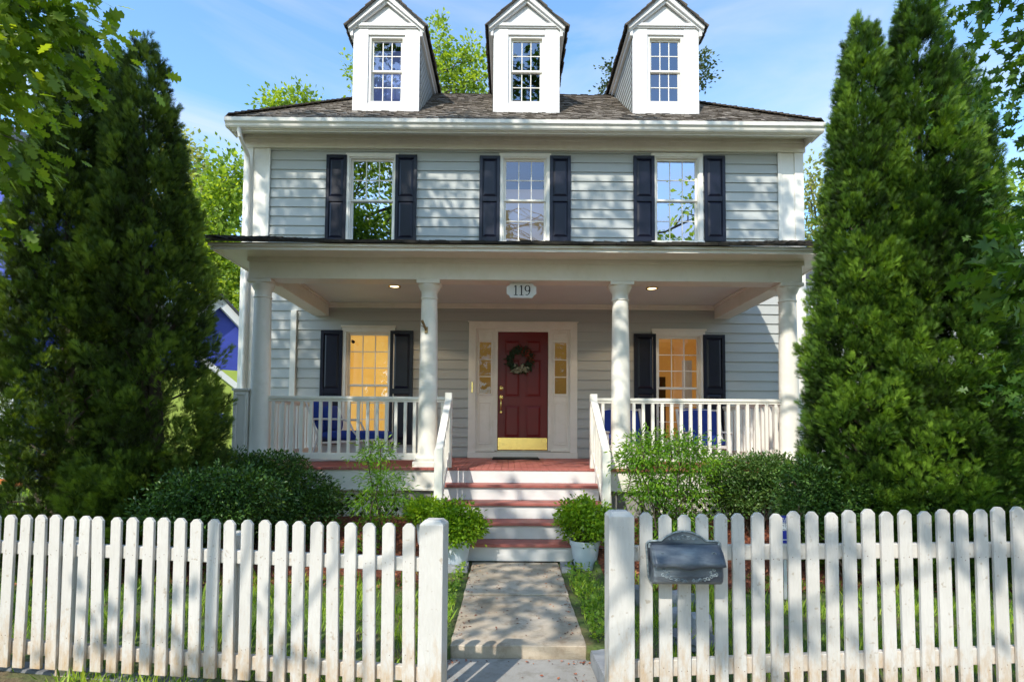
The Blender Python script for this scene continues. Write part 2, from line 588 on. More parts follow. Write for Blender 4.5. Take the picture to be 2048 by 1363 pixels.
def crown(name, rng, blobs, nclump, per, crad, size, tmpl, wd, mat, parent=None, up=.6, shell=.35, droop=0.0, flat=.6):
    C, d, r = blob_points(rng, blobs, nclump, shell)
    k = nclump * per
    ci = np.repeat(np.arange(nclump), per)
    off = rng.normal(size=(k, 3)) * crad * np.array([1, 1, flat])
    P = C[ci] + off
    out = d[ci] * .6 + norm(off) * .8 + rng.normal(size=(k, 3)) * .4
    out[:, 2] -= droop
    Nn = rng.normal(size=(k, 3)) * .55 + np.array([0, 0, up]) + d[ci] * .35
    S = size * rng.uniform(.65, 1.25, k)
    cv = rng.random(nclump)
    var = .5 + (cv[ci] - .5) * .6 + rng.normal(size=k) * .16
    return leaf_mesh(name, [(P, out, Nn, S, wd, tmpl, var)], mat, parent), C


def limb(mb, p0, p1, r0, r1, rng, n=6, wob=.06, sides=7):
    p0, p1 = np.array(p0, float), np.array(p1, float)
    L = np.linalg.norm(p1 - p0)
    pts = []
    for i in range(n + 1):
        t = i / n
        q = p0 + (p1 - p0) * t + (rng.normal(size=3) * wob * L * math.sin(PI * t))
        q[2] += .08 * L * math.sin(PI * t)
        pts.append(q)
    mb.tube(pts, [r0 + (r1 - r0) * (i / n) for i in range(n + 1)], sides)
    return pts


# ------------------------------------------------------------------ terrain
PX0, PX1 = -.385, .525          # garden path edges


def gz(x, y):
    """ground height"""
    if y < 3.3:
        a = -.06 - .12 * min(1, max(0, (x + 2.6) / 2.0)) if x < 0.1 else -.18 + .14 * min(1, max(0, (x - .9) / 1.6))
        b = -.05
        t = min(1, max(0, (y - 2.9) / .35))
        z = a + (b - a) * t
    elif y < 5.4: z = -.05 + .01 * (y - 3.3)
    else:
        t = min(1, (y - 5.4) / 1.7); t = t * t * (3 - 2 * t)
        z = -.03 + .30 * t
    if PX0 - .35 < x < PX1 + .35 and y > 5.4 and y < 7.3: z = -.05
    if PX0 + .01 < x < PX1 - .01 and y < 6.15: z = min(z, -.26)
    if PX0 - .06 < x < PX1 + .06 and y < 3.82: z = -.32
    if y < 1.6: z = min(z, -.19)
    return z


def build_ground():
    xs = sorted(set([-400, -150, -60, -30, -20, -14, -10] + [round(-8 + .25 * i, 3) for i in range(65)] + [10, 14, 20, 30, 60, 150, 400,
                PX0 - .36, PX0 - .34, PX1 + .34, PX1 + .36, PX0, PX0 + .02, PX1, PX1 - .02, PX0 - .07, PX0 - .055, PX1 + .055, PX1 + .07]))
    ys = sorted(set([-300, -100, -40, -20, -8, -3, 0, 1] + [round(1.5 + .15 * i, 3) for i in range(62)] + [3.81, 3.83, 4.11, 11.2, 13, 16, 20, 30, 60, 150, 500]))
    v = []; f = []
    for y in ys:
        for x in xs:
            nz = mnoise.noise(Vector((x * 1.3, y * 1.3, 0))) * .018 if -12 < x < 12 and 0 < y < 12 else 0
            if abs(x) > 12 or y > 12: nz += -.05
            v.append((x, y, gz(x, y) + nz))
    nx = len(xs)
    for j in range(len(ys) - 1):
        for i in range(nx - 1):
            f.append((j * nx + i, j * nx + i + 1, (j + 1) * nx + i + 1, (j + 1) * nx + i))
    me = bpy.data.meshes.new('lawn_ground'); me.from_pydata(v, [], f)
    for p in me.polygons: p.use_smooth = True
    tag(link('lawn_ground', me, M['ground']), kind='structure')


build_ground()


def bed(name, x0, x1, ya, yb):
    """a sheet of mulch 4 mm over the lawn with a wavy front edge"""
    mb = MB(); nx, ny = 40, 26
    for j in range(ny + 1):
        for i in range(nx + 1):
            x = x0 + (x1 - x0) * i / nx
            y0 = ya + .22 * mnoise.noise(Vector((x * .9, 3.3, 0)))
            y = y0 + (yb - y0) * j / ny
            mb.v.append((x, y, gz(x, y) + mnoise.noise(Vector((x * 1.3, y * 1.3, 0))) * .018 + .012 + .012 * mnoise.noise(Vector((x * 9, y * 9, 2)))))
    for j in range(ny):
        for i in range(nx):
            a = j * (nx + 1) + i
            mb.f.append((a, a + 1, a + nx + 2, a + nx + 1))
    tag(mb.build(name, M['mulch'], smooth=True), kind='structure')


bed('mulch_bed', -4.6, PX0 - .40, 5.25, 7.30)
bed('mulch_bed', PX1 + .40, 5.4, 5.15, 7.30)


def chips():
    rng = np.random.default_rng(5)
    n = 15000
    x = rng.uniform(-4.5, 5.3, n); y = rng.uniform(5.1, 7.3, n)
    k = (x < PX0 - .42) | (x > PX1 + .42)
    x, y = x[k], y[k]
    z = np.array([gz(a, b) + .018 for a, b in zip(x, y)]) + rng.uniform(0, .02, len(x))
    P = np.stack([x, y, z], 1)
    D = rng.normal(size=P.shape) * np.array([1, 1, .25]); Nn = rng.normal(size=P.shape) * .4 + np.array([0, 0, 1])
    o = leaf_mesh('mulch_chips', [(P, D, Nn, rng.uniform(.02, .055, len(P)), .4, T_THIN, rng.random(len(P)))], M['chip'])
    tag(o, 'loose red bark chips scattered over the planting beds', 'mulch', kind='stuff')


chips()


# path
def slab(name, x0, x1, y0, y1, z0, z1, mat, rough=.01):
    mb = MB(); nx, ny = 14, 14
    top = []
    for j in range(ny + 1):
        for i in range(nx + 1):
            x = x0 + (x1 - x0) * i / nx; y = y0 + (y1 - y0) * j / ny
            e = rough * .9 * mnoise.noise(Vector((x * 7, y * 7, 1))) if (i in (0, nx) or j in (0, ny)) else 0
            mb.v.append((x + (e if i in (0, nx) else 0), y + (e if j in (0, ny) else 0), z1 + rough * .25 * mnoise.noise(Vector((x * 4, y * 4, 5)))))
    for j in range(ny):
        for i in range(nx):
            a = j * (nx + 1) + i; mb.f.append((a, a + 1, a + nx + 2, a + nx + 1))
    ring = [i for i in range(nx + 1)] + [(j + 1) * (nx + 1) - 1 for j in range(1, ny + 1)] + [ny * (nx + 1) + i for i in reversed(range(nx))] + [j * (nx + 1) for j in reversed(range(1, ny))]
    b0 = len(mb.v)
    for r in ring:
        x, y, z = mb.v[r]; mb.v.append((x, y, z0))
    k = len(ring)
    for i in range(k):
        j = (i + 1) % k; mb.f.append((ring[i], b0 + i, b0 + j, ring[j]))
    o = mb.build(name, mat, bevel=.006)
    return tag(o, kind='structure')


slab('path_slab', PX0, PX1, 5.0, 6.16, -.3, -.02, M['conc'])
slab('path_slab', PX0, PX1, 3.86, 4.992, -.3, -.035, M['conc'])
slab('path_slab', PX0 - .03, PX1 + .02, 2.45, 3.85, -.4, -.115, M['conc2'])
slab('path_slab', PX0 - .03, PX1 + .02, 1.3, 2.44, -.4, -.12, M['conc2'])


slab('sidewalk', -14, 14, -1.6, 1.28, -.45, -.20, M['conc2'])
MB().box(-60, 60, -9, -2.6, -.36, -.30).build('road', mat_concrete('worn_asphalt', (.05, .05, .052), (.075, .073, .07), (.04, .04, .04)))['kind'] = 'structure'


def rock(name, c, s, seed, mat, label, cat, group=None, rz=0, amp=.12, boxy=.75):
    import bmesh
    bm = bmesh.new(); bmesh.ops.create_cube(bm, size=1); bmesh.ops.subdivide_edges(bm, edges=bm.edges[:], cuts=5, use_grid_fill=True)
    R = Matrix.Rotation(rz, 3, 'Z')
    for v in bm.verts:
        p = v.co.copy(); sp = p.normalized() * .58
        p = p * boxy + sp * (1 - boxy)
        nn = mnoise.noise(p * 2.3 + Vector((seed, 0, 0))) * amp + mnoise.noise(p * 7 + Vector((seed, 4, 0))) * amp * .35
        p = p * (1 + nn)
        v.co = R @ Vector((p.x * s[0], p.y * s[1], p.z * s[2]))
    me = bpy.data.meshes.new(name); bm.to_mesh(me); bm.free()
    o = link(name, me, mat); o.location = c
    return tag(o, label, cat, group)


rock('granite_block', (.625, 3.50, -.10), (.15, .55, .16), 1, M['granite'], 'long gray granite block edging the path beside the right gate post', 'granite block', rz=.06, amp=.07, boxy=.86)
rock('granite_block', (.60, 5.92, -.02), (.12, .26, .07), 2, M['granite'], 'small granite block by the path in front of the right shrub pot', 'granite block', amp=.06, boxy=.9)
rock('granite_block', (-.47, 3.50, -.11), (.10, .52, .15), 3, M['granite'], 'dark granite block edging the path behind the left gate post', 'granite block', rz=-.04, amp=.05, boxy=.92)
rock('granite_block', (-.52, 5.92, -.02), (.22, .26, .07), 4, M['granite'], 'flat granite block by the path in front of the left shrub pots', 'granite block', amp=.06, boxy=.9)
for i, (px, py, Y, s, lb) in enumerate([
        (1352, 1205, 4.3, (.20, .16, .13), 'rounded gray fieldstone behind the fence just below the mailbox'),
        (1362, 1160, 4.7, (.16, .18, .14), 'fieldstone set behind the mailbox and second picket'),
        (1402, 1225, 4.15, (.16, .13, .14), 'fieldstone behind the fourth picket right of the gate'),
        (1385, 1258, 3.95, (.34, .26, .06), 'flat dark flagstone lying in the grass below the mailbox'),
        (1280, 1150, 4.8, (.12, .16, .16), 'dark upright stone between the right gate post and first picket')]):
    x, z = W(px, py, Y)
    rock('field_stone', (x, Y, gz(x, Y) + s[2] * .35), s, 10 + i, M['fieldstone'] if i > 2 else M['granite'], lb, 'stone', rz=i * .7, amp=.14)


# grass
def grass():
    rng = np.random.default_rng(11)
    n = 62000
    x = rng.uniform(-4.6, 5.2, n); y = rng.uniform(3.2, 5.55, n)
    dens = np.array([mnoise.noise(Vector((a * 1.6, b * 1.9, 0))) for a, b in zip(x, y)])
    keep = ((x < PX0 - .05) | (x > PX1 + .05)) & (rng.random(n) < np.clip(.75 + dens * 1.6, .05, 1)) & ~((y < 3.9) & (rng.random(n) < .45))
    keep &= ~((x > .52) & (x < .73) & (y < 4.05)) & ~((x < -.4) & (x > -.54) & (y < 4.05))
    x, y = x[keep], y[keep]; m = len(x)
    x2 = rng.uniform(-3.2, 3.5, 1500); y2 = rng.normal(2.86, .06, 1500); k2 = (np.abs(x2) > .75) & (np.sin(x2 * 5) + np.sin(x2 * 13) > 1.72)
    x = np.concatenate([x, x2[k2]]); y = np.concatenate([y, y2[k2]])
    # distant lawn beside the houses
    nf = 16000
    xf = np.concatenate([rng.uniform(5.4, 11, nf // 2), rng.uniform(-10, -4.8, nf // 2)]); yf = rng.uniform(5.6, 11.5, nf)
    x = np.concatenate([x, xf]); y = np.concatenate([y, yf])
    m = len(x)
    z = np.array([gz(a, b) - .005 for a, b in zip(x, y)])
    P = np.stack([x, y, z], 1)
    D = rng.normal(size=(m, 3)) * np.array([.35, .35, 0]) + np.array([0, 0, 1.0])
    Nn = rng.normal(size=(m, 3)) * np.array([1, 1, .1])
    cl = np.array([mnoise.noise(Vector((a * 2.7, b * 2.7, 9))) for a, b in zip(x, y)])
    S = rng.uniform(.035, .085, m) * (1 + cl * .9) * np.where(rng.random(m) < .03, 1.9, 1)
    S = np.where(y > 5.6, S * 1.5, S)
    var = .5 + cl * .7 + rng.normal(size=m) * .2
    o = leaf_mesh('lawn_grass', [(P, D, Nn, S, .10, T_THIN, var)], M['grass'])
    tag(o, 'sunlit green grass growing in the front yard and beside the houses', 'grass', kind='stuff')
    # broad leaved weeds along the path
    n = 900
    t = rng.uniform(3.9, 5.9, n); xx = np.where(rng.random(n) < .72, PX1 + .05 + np.abs(rng.normal(0, .12, n)), PX0 - .05 - np.abs(rng.normal(0, .05, n)))
    P = np.stack([xx, t, np.full(n, -.03) + rng.uniform(.0, .09, n)], 1)
    D = rng.normal(size=(n, 3)) + np.array([0, 0, .2]); Nn = rng.normal(size=(n, 3)) * .4 + np.array([0, 0, 1])
    o = leaf_mesh('clover_weeds', [(P, D, Nn, rng.uniform(.02, .045, n), .8, T_OVAL, .5 + rng.normal(size=n) * .25)], M['grass'])
    tag(o, 'leafy clover and weeds creeping over both edges of the path', 'weeds', kind='stuff')


grass()


def debris():
    rng = np.random.default_rng(77); n = 420
    x = rng.uniform(PX0, PX1, n); y = rng.uniform(2.6, 6.1, n)
    e = rng.random(n) < .6
    x = np.where(e, np.where(rng.random(n) < .5, PX0 + np.abs(rng.normal(0, .07, n)), PX1 - np.abs(rng.normal(0, .07, n))), x)
    y = np.where((y < 4.0) & (y > 3.6), 3.80 - np.abs(rng.normal(0, .03, n)), y)
    z = np.where(y > 5.0, -.014, np.where(y > 3.86, -.029, -.108))
    P = np.stack([x, y, z], 1); D = rng.normal(size=(n, 3)) * np.array([1, 1, .1]); Nn = rng.normal(size=(n, 3)) * .25 + np.array([0, 0, 1])
    o = leaf_mesh('fallen_leaves', [(P, D, Nn, rng.uniform(.008, .03, n), .5, T_OVAL, rng.random(n))], M['chip'])
    tag(o, 'small dry brown leaf bits fallen on the concrete path', 'fallen leaves', kind='stuff')


debris()

# ------------------------------------------------------------------ HOUSE
YW = 9.85
HX0, HX1 = -4.66, 5.12
house = empty('house', (.23, YW, 0), 'two storey gray clapboard house with white columned porch, three dormers and a red door', 'house')


def siding(mb, u0, u1, z0, z1, openings, P, n, u, expo=.167, zoff=0.0):
    """lapped boards: point = P + u*U + n*proj ; openings = (u0,u1,z0,z1)"""
    P, n, u = Vector(P), Vector(n), Vector(u)

    def pt(a, z, pr): q = P + u * a + n * pr; return (q.x, q.y, z)
    c = z0
    while c < z1 - 1e-4:
        ce = min(c + expo, z1)
        zs = sorted(set([c, ce] + [o[2] for o in openings if c < o[2] < ce] + [o[3] for o in openings if c < o[3] < ce]))
        pj = lambda z: .003 + .020 * (c + expo - z) / expo
        for a, b in zip(zs, zs[1:]):
            mid = (a + b) / 2
            cuts = sorted([(o[0], o[1]) for o in openings if o[2] < mid < o[3]])
            segs = []; s = u0
            for o in cuts:
                if o[0] > s: segs.append((s, o[0]))
                s = max(s, o[1])
            if s < u1: segs.append((s, u1))
            for s0, s1 in segs:
                mb.quad(pt(s0, a, pj(a)), pt(s1, a, pj(a)), pt(s1, b, pj(b)), pt(s0, b, pj(b)))
                if a == c: mb.quad(pt(s0, a, .0), pt(s1, a, .0), pt(s1, a, pj(a)), pt(s0, a, pj(a)))
        c = ce


def R(px0, px1, py0, py1, Y=YW):
    """pixel rectangle -> x0,x1,z0,z1 (taking the mid heights so that roll does not skew it)"""
    pm, qm = (px0 + px1) / 2, (py0 + py1) / 2
    return W(px0, qm, Y)[0], W(px1, qm, Y)[0], W(pm, py1, Y)[1], W(pm, py0, Y)[1]


YG = YW + .05     # glass plane
ZP = .90          # porch floor

ZTOP = W(1024, 303, YW)[1]       # top of siding
openings = []


def window(x0, x1, z0, z1, rows, cols, glass, room, rooms_depth=1.2, trim=.085, lower_plain=False, cap=True, sill=True, name='window', Y=YW, parent=None, zmeet=None, rows2=None, trimw=True, face=None):
    """opening x0..x1,z0..z1 ; casing around it"""
    parent = parent or house
    mb = MB()
    if trimw:
        mb.box(x0 - trim, x0, Y - .045, Y + .02, z0 - (.0 if sill else trim), z1)
        mb.box(x1, x1 + trim, Y - .045, Y + .02, z0 - (.0 if sill else trim), z1)
        mb.box(x0 - trim, x1 + trim, Y - .045, Y + .02, z1, z1 + trim)
        if cap: mb.box(x0 - trim - .02, x1 + trim + .02, Y - .07, Y + .02, z1 + trim, z1 + trim + .035)
    if sill: mb.box(x0 - trim - .01, x1 + trim + .01, Y - .08, Y + .06, z0 - .05, z0)
    # jamb lining
    mb.box(x0, x0 + .018, Y - .03, Y + .12, z0, z1); mb.box(x1 - .018, x1, Y - .03, Y + .12, z0, z1)
    mb.box(x0 + .018, x1 - .018, Y - .03, Y + .12, z1 - .018, z1); mb.box(x0 + .018, x1 - .018, Y - .03, Y + .12, z0, z0 + .018)
    w = mb.build(name, M['white'], parent, bevel=.004)
    zm = zmeet if zmeet is not None else (z0 + z1) / 2
    rows2 = rows2 or rows
    for k, (a, b, yy, rr) in enumerate(((zm - .015, z1 - .018, Y + .022, rows), (z0 + .018, zm + .015, Y + .05, rows2))):
        s = MB(); e = .035
        s.frame(x0 + .018, x1 - .018, a, b, e, yy, yy + .028, wt=e, wb=e)
        gx0, gx1, ga, gb = x0 + .018 + e, x1 - .018 - e, a + e, b - e
        if not (k == 1 and lower_plain):
            for i in range(1, cols):
                x = gx0 + (gx1 - gx0) * i / cols; s.box(x - .008, x + .008, yy + .004, yy + .024, ga, gb)
            for j in range(1, rr):
                z = ga + (gb - ga) * j / rr; s.box(gx0, gx1, yy + .0055, yy + .0225, z - .008, z + .008)
        sa = s.build('sash', M['white'], w, bevel=.002)
        MB().quad((gx0 - .004, yy + .014, ga - .004), (gx1 + .004, yy + .014, ga - .004), (gx1 + .004, yy + .014, gb + .004), (gx0 - .004, yy + .014, gb + .004)).build('pane', glass, w)
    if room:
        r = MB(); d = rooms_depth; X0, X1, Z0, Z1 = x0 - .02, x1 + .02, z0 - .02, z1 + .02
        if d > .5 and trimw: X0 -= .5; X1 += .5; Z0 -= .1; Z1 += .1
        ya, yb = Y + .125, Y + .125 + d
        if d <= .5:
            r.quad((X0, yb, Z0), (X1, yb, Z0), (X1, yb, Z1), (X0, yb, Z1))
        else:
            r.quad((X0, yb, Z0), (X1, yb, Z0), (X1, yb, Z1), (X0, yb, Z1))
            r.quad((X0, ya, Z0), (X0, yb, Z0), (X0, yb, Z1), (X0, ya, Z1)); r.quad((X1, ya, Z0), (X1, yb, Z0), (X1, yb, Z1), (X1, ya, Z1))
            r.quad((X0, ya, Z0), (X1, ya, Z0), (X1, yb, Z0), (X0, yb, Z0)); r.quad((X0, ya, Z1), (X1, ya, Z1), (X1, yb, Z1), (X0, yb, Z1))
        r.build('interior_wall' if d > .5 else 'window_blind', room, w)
    openings.append((x0, x1, z0, z1))
    return w


# ---- upper windows  (glass pixel rectangles, lower end hidden by the porch roof)
upz0 = ZTOP - 1.72
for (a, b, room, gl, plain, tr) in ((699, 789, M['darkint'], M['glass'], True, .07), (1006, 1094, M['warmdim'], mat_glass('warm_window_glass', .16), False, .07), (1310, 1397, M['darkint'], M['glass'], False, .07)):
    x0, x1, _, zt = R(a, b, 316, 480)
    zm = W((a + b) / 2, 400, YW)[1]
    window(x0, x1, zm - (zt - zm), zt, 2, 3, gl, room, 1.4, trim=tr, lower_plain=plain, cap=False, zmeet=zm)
# lower windows
lw = []
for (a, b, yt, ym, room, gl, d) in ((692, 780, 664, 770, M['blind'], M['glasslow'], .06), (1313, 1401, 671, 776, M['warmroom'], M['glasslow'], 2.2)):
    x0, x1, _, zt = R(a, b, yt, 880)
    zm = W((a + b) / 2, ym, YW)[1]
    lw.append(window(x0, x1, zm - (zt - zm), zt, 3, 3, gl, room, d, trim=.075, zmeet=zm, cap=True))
    lw[-1]['x'] = (x0 + x1) / 2


# shutters
def shutter(x0, x1, z0, z1, zmid):
    mb = MB(); y1 = YW - .024; y0 = y1 - .035
    st = .055
    mb.box(x0, x0 + st, y0, y1, z0, z1); mb.box(x1 - st, x1, y0, y1, z0, z1)
    for a, b in ((z0, z0 + .08), (zmid - .045, zmid + .045), (z1 - .06, z1)): mb.box(x0 + st, x1 - st, y0, y1, a, b)
    for a, b in ((z0 + .08, zmid - .045), (zmid + .045, z1 - .06)):
        mb.box(x0 + st, x1 - st, y0 + .020, y1, a, b)
        i = .035
        # raised field with sloping edges
        X0, X1, A, B = x0 + st + .008, x1 - st - .008, a + .008, b - .008
        o = [(X0, y0 + .0195, A), (X1, y0 + .0195, A), (X1, y0 + .0195, B), (X0, y0 + .0195, B)]
        q = [(X0 + i, y0 + .005, A + i), (X1 - i, y0 + .005, A + i), (X1 - i, y0 + .005, B - i), (X0 + i, y0 + .005, B - i)]
        mb.quad(*q)
        for k in range(4):
            mb.quad(o[k], o[(k + 1) % 4], q[(k + 1) % 4], q[k])
    return mb.build('shutter', M['shutter'], house, bevel=.003)


for (a, b) in ((653, 694), (791, 834), (959, 1000), (1099, 1141), (1266, 1308), (1407, 1449)):
    x0, x1, _, zt = R(a, b, 312 if a < 900 else 314, 480)
    zm = W((a + b) / 2, 400, YW)[1]
    shutter(x0, x1, zm - (zt - zm) + .02, zt, zm)
for (a, b, yt) in ((641, 685, 661), (780, 826, 662), (1267, 1311, 668), (1405, 1449, 670)):
    x0, x1, z0, z1 = R(a, b, yt, 888)
    shutter(x0, x1, z0, z1, W(a, 782, YW)[1])

# ---- door unit
dx0, dx1, dz0, dz1 = R(937, 1154, 645, 919)
openings.append((dx0, dx1, ZP - .05, dz1))
sx0, sx1, _, sz1 = R(995, 1096, 664, 900)
sz0 = ZP + .13
dm = MB()
dm.box(dx0, dx0 + .125, YW - .05, YW + .03, ZP, dz1); dm.box(dx1 - .125, dx1, YW - .05, YW + .03, ZP, dz1)
dm.box(dx0 + .125, dx1 - .125, YW - .05, YW + .03, sz1 + .04, dz1)
dm.box(dx0 - .005, dx1 + .005, YW - .06, YW + .05, ZP, sz0 - .03)
dm.box(dx0 - .02, dx1 + .02, YW - .065, YW + .03, dz1, dz1 + .012)
for e in (sx0 - .055, sx1): dm.box(e, e + .055, YW - .035, YW + .07, sz0, sz1 + .04)
dm.box(sx0, sx1, YW - .035, YW + .07, sz1 + .003, sz1 + .04)
for (a, b) in ((dx0 + .125, sx0 - .055), (sx1 + .055, dx1 - .125)):
    gx = (a + b) / 2; gw = .105
    _, _, g0, g1 = R(958, 979, 684, 787)
    dm.box(a, gx - gw, YW - .012, YW + .03, sz0, sz1 + .04); dm.box(gx + gw, b, YW - .012, YW + .03, sz0, sz1 + .04)
    dm.box(gx - gw, gx + gw, YW - .012, YW + .03, g1, sz1 + .04); dm.box(gx - gw, gx + gw, YW - .012, YW + .03, sz0, g0)
    dm.frame(gx - gw - .025, gx + gw + .025, g0 - .025, g1 + .025, .03, YW - .022, YW - .0125)
    for j in (1, 2):
        z = g0 + (g1 - g0) * j / 3; dm.box(gx - gw, gx + gw, YW - .010, YW + .02, z - .009, z + .009)
    dm.frame(gx - .12, gx + .12, sz0 + .10, g0 - .14, .022, YW - .019, YW - .0125)
    dm.box(gx - .085, gx + .085, YW - .018, YW - .0125, sz0 + .14, g0 - .18)
    dm.frame(gx - .12, gx + .12, g1 + .04, sz1 - .005, .018, YW - .019, YW - .0125)
    dm.box(a - .01, b + .01, YW - .045, YW - .013, sz0 - .02, sz0 + .012)
unit = dm.build('door_surround', M['white'], house, bevel=.003)
for (a, b) in ((dx0 + .125, sx0 - .055), (sx1 + .055, dx1 - .125)):
    gx = (a + b) / 2
    MB().quad((gx - .105, YW + .01, g0), (gx + .105, YW + .01, g0), (gx + .105, YW + .01, g1), (gx - .105, YW + .01, g1)).build('sidelight_pane', M['glassside'], unit)
MB().box(dx0 + .13, dx1 - .13, YW + .30, YW + .32, sz0 - .02, sz1).build('glowing_hall_wall', M['amber'], unit)
door = MB()
door.box(sx0 + .004, sx1 - .004, YW + .005, YW + .05, sz0, sz1)
dw = sx1 - sx0
for (fa, fb) in ((.13, .45), (.55, .87)):
    for (a, b) in ((sz0 + .22, sz0 + .78), (sz0 + .92, sz0 + 1.58), (sz0 + 1.68, sz1 - .14)):
        xa, xb = sx0 + dw * fa, sx0 + dw * fb
        door.frame(xa, xb, a, b, .016, YW - .003, YW + .0045)
        i = .05
        o = [(xa + .018, YW + .0035, a + .018), (xb - .018, YW + .0035, a + .018), (xb - .018, YW + .0035, b - .018), (xa + .018, YW + .0035, b - .018)]
        q = [(xa + i, YW - .004, a + i), (xb - i, YW - .004, a + i), (xb - i, YW - .004, b - i), (xa + i, YW - .004, b - i)]
        door.quad(*q)
        for k in range(4): door.quad(o[k], o[(k + 1) % 4], q[(k + 1) % 4], q[k])
dr = door.build('door', M['red'], house, bevel=.002)
kp = MB().box(sx0 + .012, sx1 - .012, YW - .004, YW + .003, sz0 + .012, sz0 + .215)
for i in range(6):
    for zz in (sz0 + .03, sz0 + .2): kp.box(sx0 + .05 + i * (dw - .1) / 5 - .004, sx0 + .05 + i * (dw - .1) / 5 + .004, YW - .007, YW - .0045, zz - .004, zz + .004)
kp.build('kick_plate', M['brass'], dr)
hx = sx0 + .062
hs = MB()


def yl(mb, cx, cz, prof, n=20):      # lathe about the y axis: prof = (r, y)
    b = len(mb.v)
    for r, y in prof:
        for k in range(n):
            t = 2 * PI * k / n; mb.v.append((cx + r * math.cos(t), y, cz + r * 1.25 * math.sin(t)))
    for i in range(len(prof) - 1):
        for k in range(n):
            k2 = (k + 1) % n; mb.f.append((b + i * n + k, b + (i + 1) * n + k, b + (i + 1) * n + k2, b + i * n + k2))
    mb.f.append(tuple(b + (len(prof) - 1) * n + k for k in range(n)))


zk = sz0 + 1.07
yl(hs, hx, zk, [(.034, YW + .004), (.034, YW - .006), (.024, YW - .012), (.014, YW - .03), (.0, YW - .031)])
yl(hs, hx, zk - .16, [(.034, YW + .004), (.034, YW - .006), (.026, YW - .012), (.012, YW - .014)])
yl(hs, hx, zk - .41, [(.024, YW + .004), (.022, YW - .008), (.01, YW - .012)])
hs.tube([(hx, YW - .01, zk - .17), (hx, YW - .05, zk - .20), (hx, YW - .06, zk - .27), (hx, YW - .05, zk - .36), (hx, YW - .008, zk - .41)], [.008, .010, .012, .009, .007], 10)
hs.build('door_handle', M['brass'], dr, smooth=True)
MB().box(sx0 - .02, sx1 + .02, YW - .06, YW + .05, sz0 - .028, sz0 - .003).build('threshold', mat_metal('aluminium_threshold', (.45, .42, .36), .4), unit)
MB().box(dx0 + .055, dx0 + .075, YW - .06, YW - .051, W(945, 785, YW)[1], W(945, 764, YW)[1]).build('doorbell', M['brass'], unit)

# ---- siding
sd = MB()
z_s0 = ZTOP - .167 * math.ceil((ZTOP - .55) / .167) - .03
siding(sd, HX0 + .40, HX1 - .38, z_s0, ZTOP - .0, openings, (0, YW, 0), (0, -1, 0), (1, 0, 0))
sd.build('clapboard_wall', M['siding'], house)
ss = MB()
for x, n in ((HX0, -1), (HX1, 1)):
    siding(ss, .1, 7.0, z_s0, ZTOP, [], (x, YW, 0), (n, 0, 0), (0, 1, 0))
    ss.quad((x, YW, -.1), (x, YW + 7, -.1), (x, YW + 7, ZTOP), (x, YW, ZTOP))
ss.quad((HX0, YW + 7, -.1), (HX1, YW + 7, -.1), (HX1, YW + 7, ZTOP), (HX0, YW + 7, ZTOP))
ss.build('side_wall', M['siding'], house)
# sheathing: floors and ceilings inside keep stray light out
MB().box(HX0 + .02, HX1 - .02, YW + .2, YW + 6.9, ZTOP - .03, ZTOP - .01).box(HX0 + .02, HX1 - .02, YW + .2, YW + 6.9, 4.0, 4.02).build('upper_floor', M['darkint'], house)

# corner boards, frieze
tr = MB()
zt = ZTOP
for (a, b, c, d) in ((HX0, HX0 + .16, 0, 0), (HX0 + .16, HX0 + .46, 0, 0)): pass
tr.box(HX0 - .03, HX0 + .13, YW - .055, YW + .14, .28, zt)
tr.box(HX0 + .13, HX0 + .42, YW - .035, YW - .001, .28, zt); tr.box(HX0 + .37, HX0 + .43, YW - .05, YW - .0355, .28, zt)
trr = MB()
trr.box(HX1 - .13, HX1 + .03, YW - .055, YW + .14, .28, zt)
trr.box(HX1 - .40, HX1 - .13, YW - .035, YW - .001, .28, zt); trr.box(HX1 - .42, HX1 - .36, YW - .05, YW - .0355, .28, zt)
tr.build('corner_board', M['white'], house, bevel=.004)
tr = trr; tr.build('corner_board', M['white'], house, bevel=.004)
xt = W(588, 700, YW)[0]
MB().box(xt - .05, xt + .05, YW - .06, YW - .001, ZP, 3.42).build('trim_board', M['white'], house, bevel=.004)

YE = 9.40      # fascia plane
zfr1 = W(1024, 283, YW)[1]
x_l = W(449, 240, YE - .12)[0]; x_r = W(1650, 247, YE - .12)[0]
z_gt = W(1047, 240, YE - .12)[1]   # top of gutter
z_gb = W(1047, 257, YE - .12)[1]
fr = MB()
fr.box(HX0 - .06, HX1 + .06, YW - .075, YW - .001, ZTOP - .0, zfr1 + .06)
fr.box(HX0 - .07, HX1 + .07, YW - .09, YW - .0755, zfr1 - .03, zfr1 + .0)
zso = z_gb + .005
X0, X1 = x_l + .10, x_r - .10
fr.build('frieze_board', M['white'], house, bevel=.004)
so = MB()
so.poly([(X0, YE, zso), (X1, YE, zso), (HX1 + .05, YW - .07, zfr1 + .05), (HX0 - .05, YW - .07, zfr1 + .05)])
so.poly([(X0, YE, zso), (HX0 - .05, YW - .07, zfr1 + .05), (HX0 - .05, YW + 7, zfr1 + .05), (X0, YW + 7.4, zso)])
so.poly([(X1, YE, zso), (X1, YW + 7.4, zso), (HX1 + .05, YW + 7, zfr1 + .05), (HX1 + .05, YW - .07, zfr1 + .05)])
so.build('soffit', M['white'], house)
fa = MB()
fa.box(X0 - .02, X1 + .02, YE - .02, YE, zso - .04, z_gt)
fa.box(X0 - .02, X0, YE, YW + 7.4, zso - .04, z_gt); fa.box(X1, X1 + .02, YE, YW + 7.4, zso - .04, z_gt)
fa.box(X0 - .05, X1 + .05, YE - .045, YE - .0205, zso - .02, zso + .03)
fa.build('fascia', M['white'], house, bevel=.003)
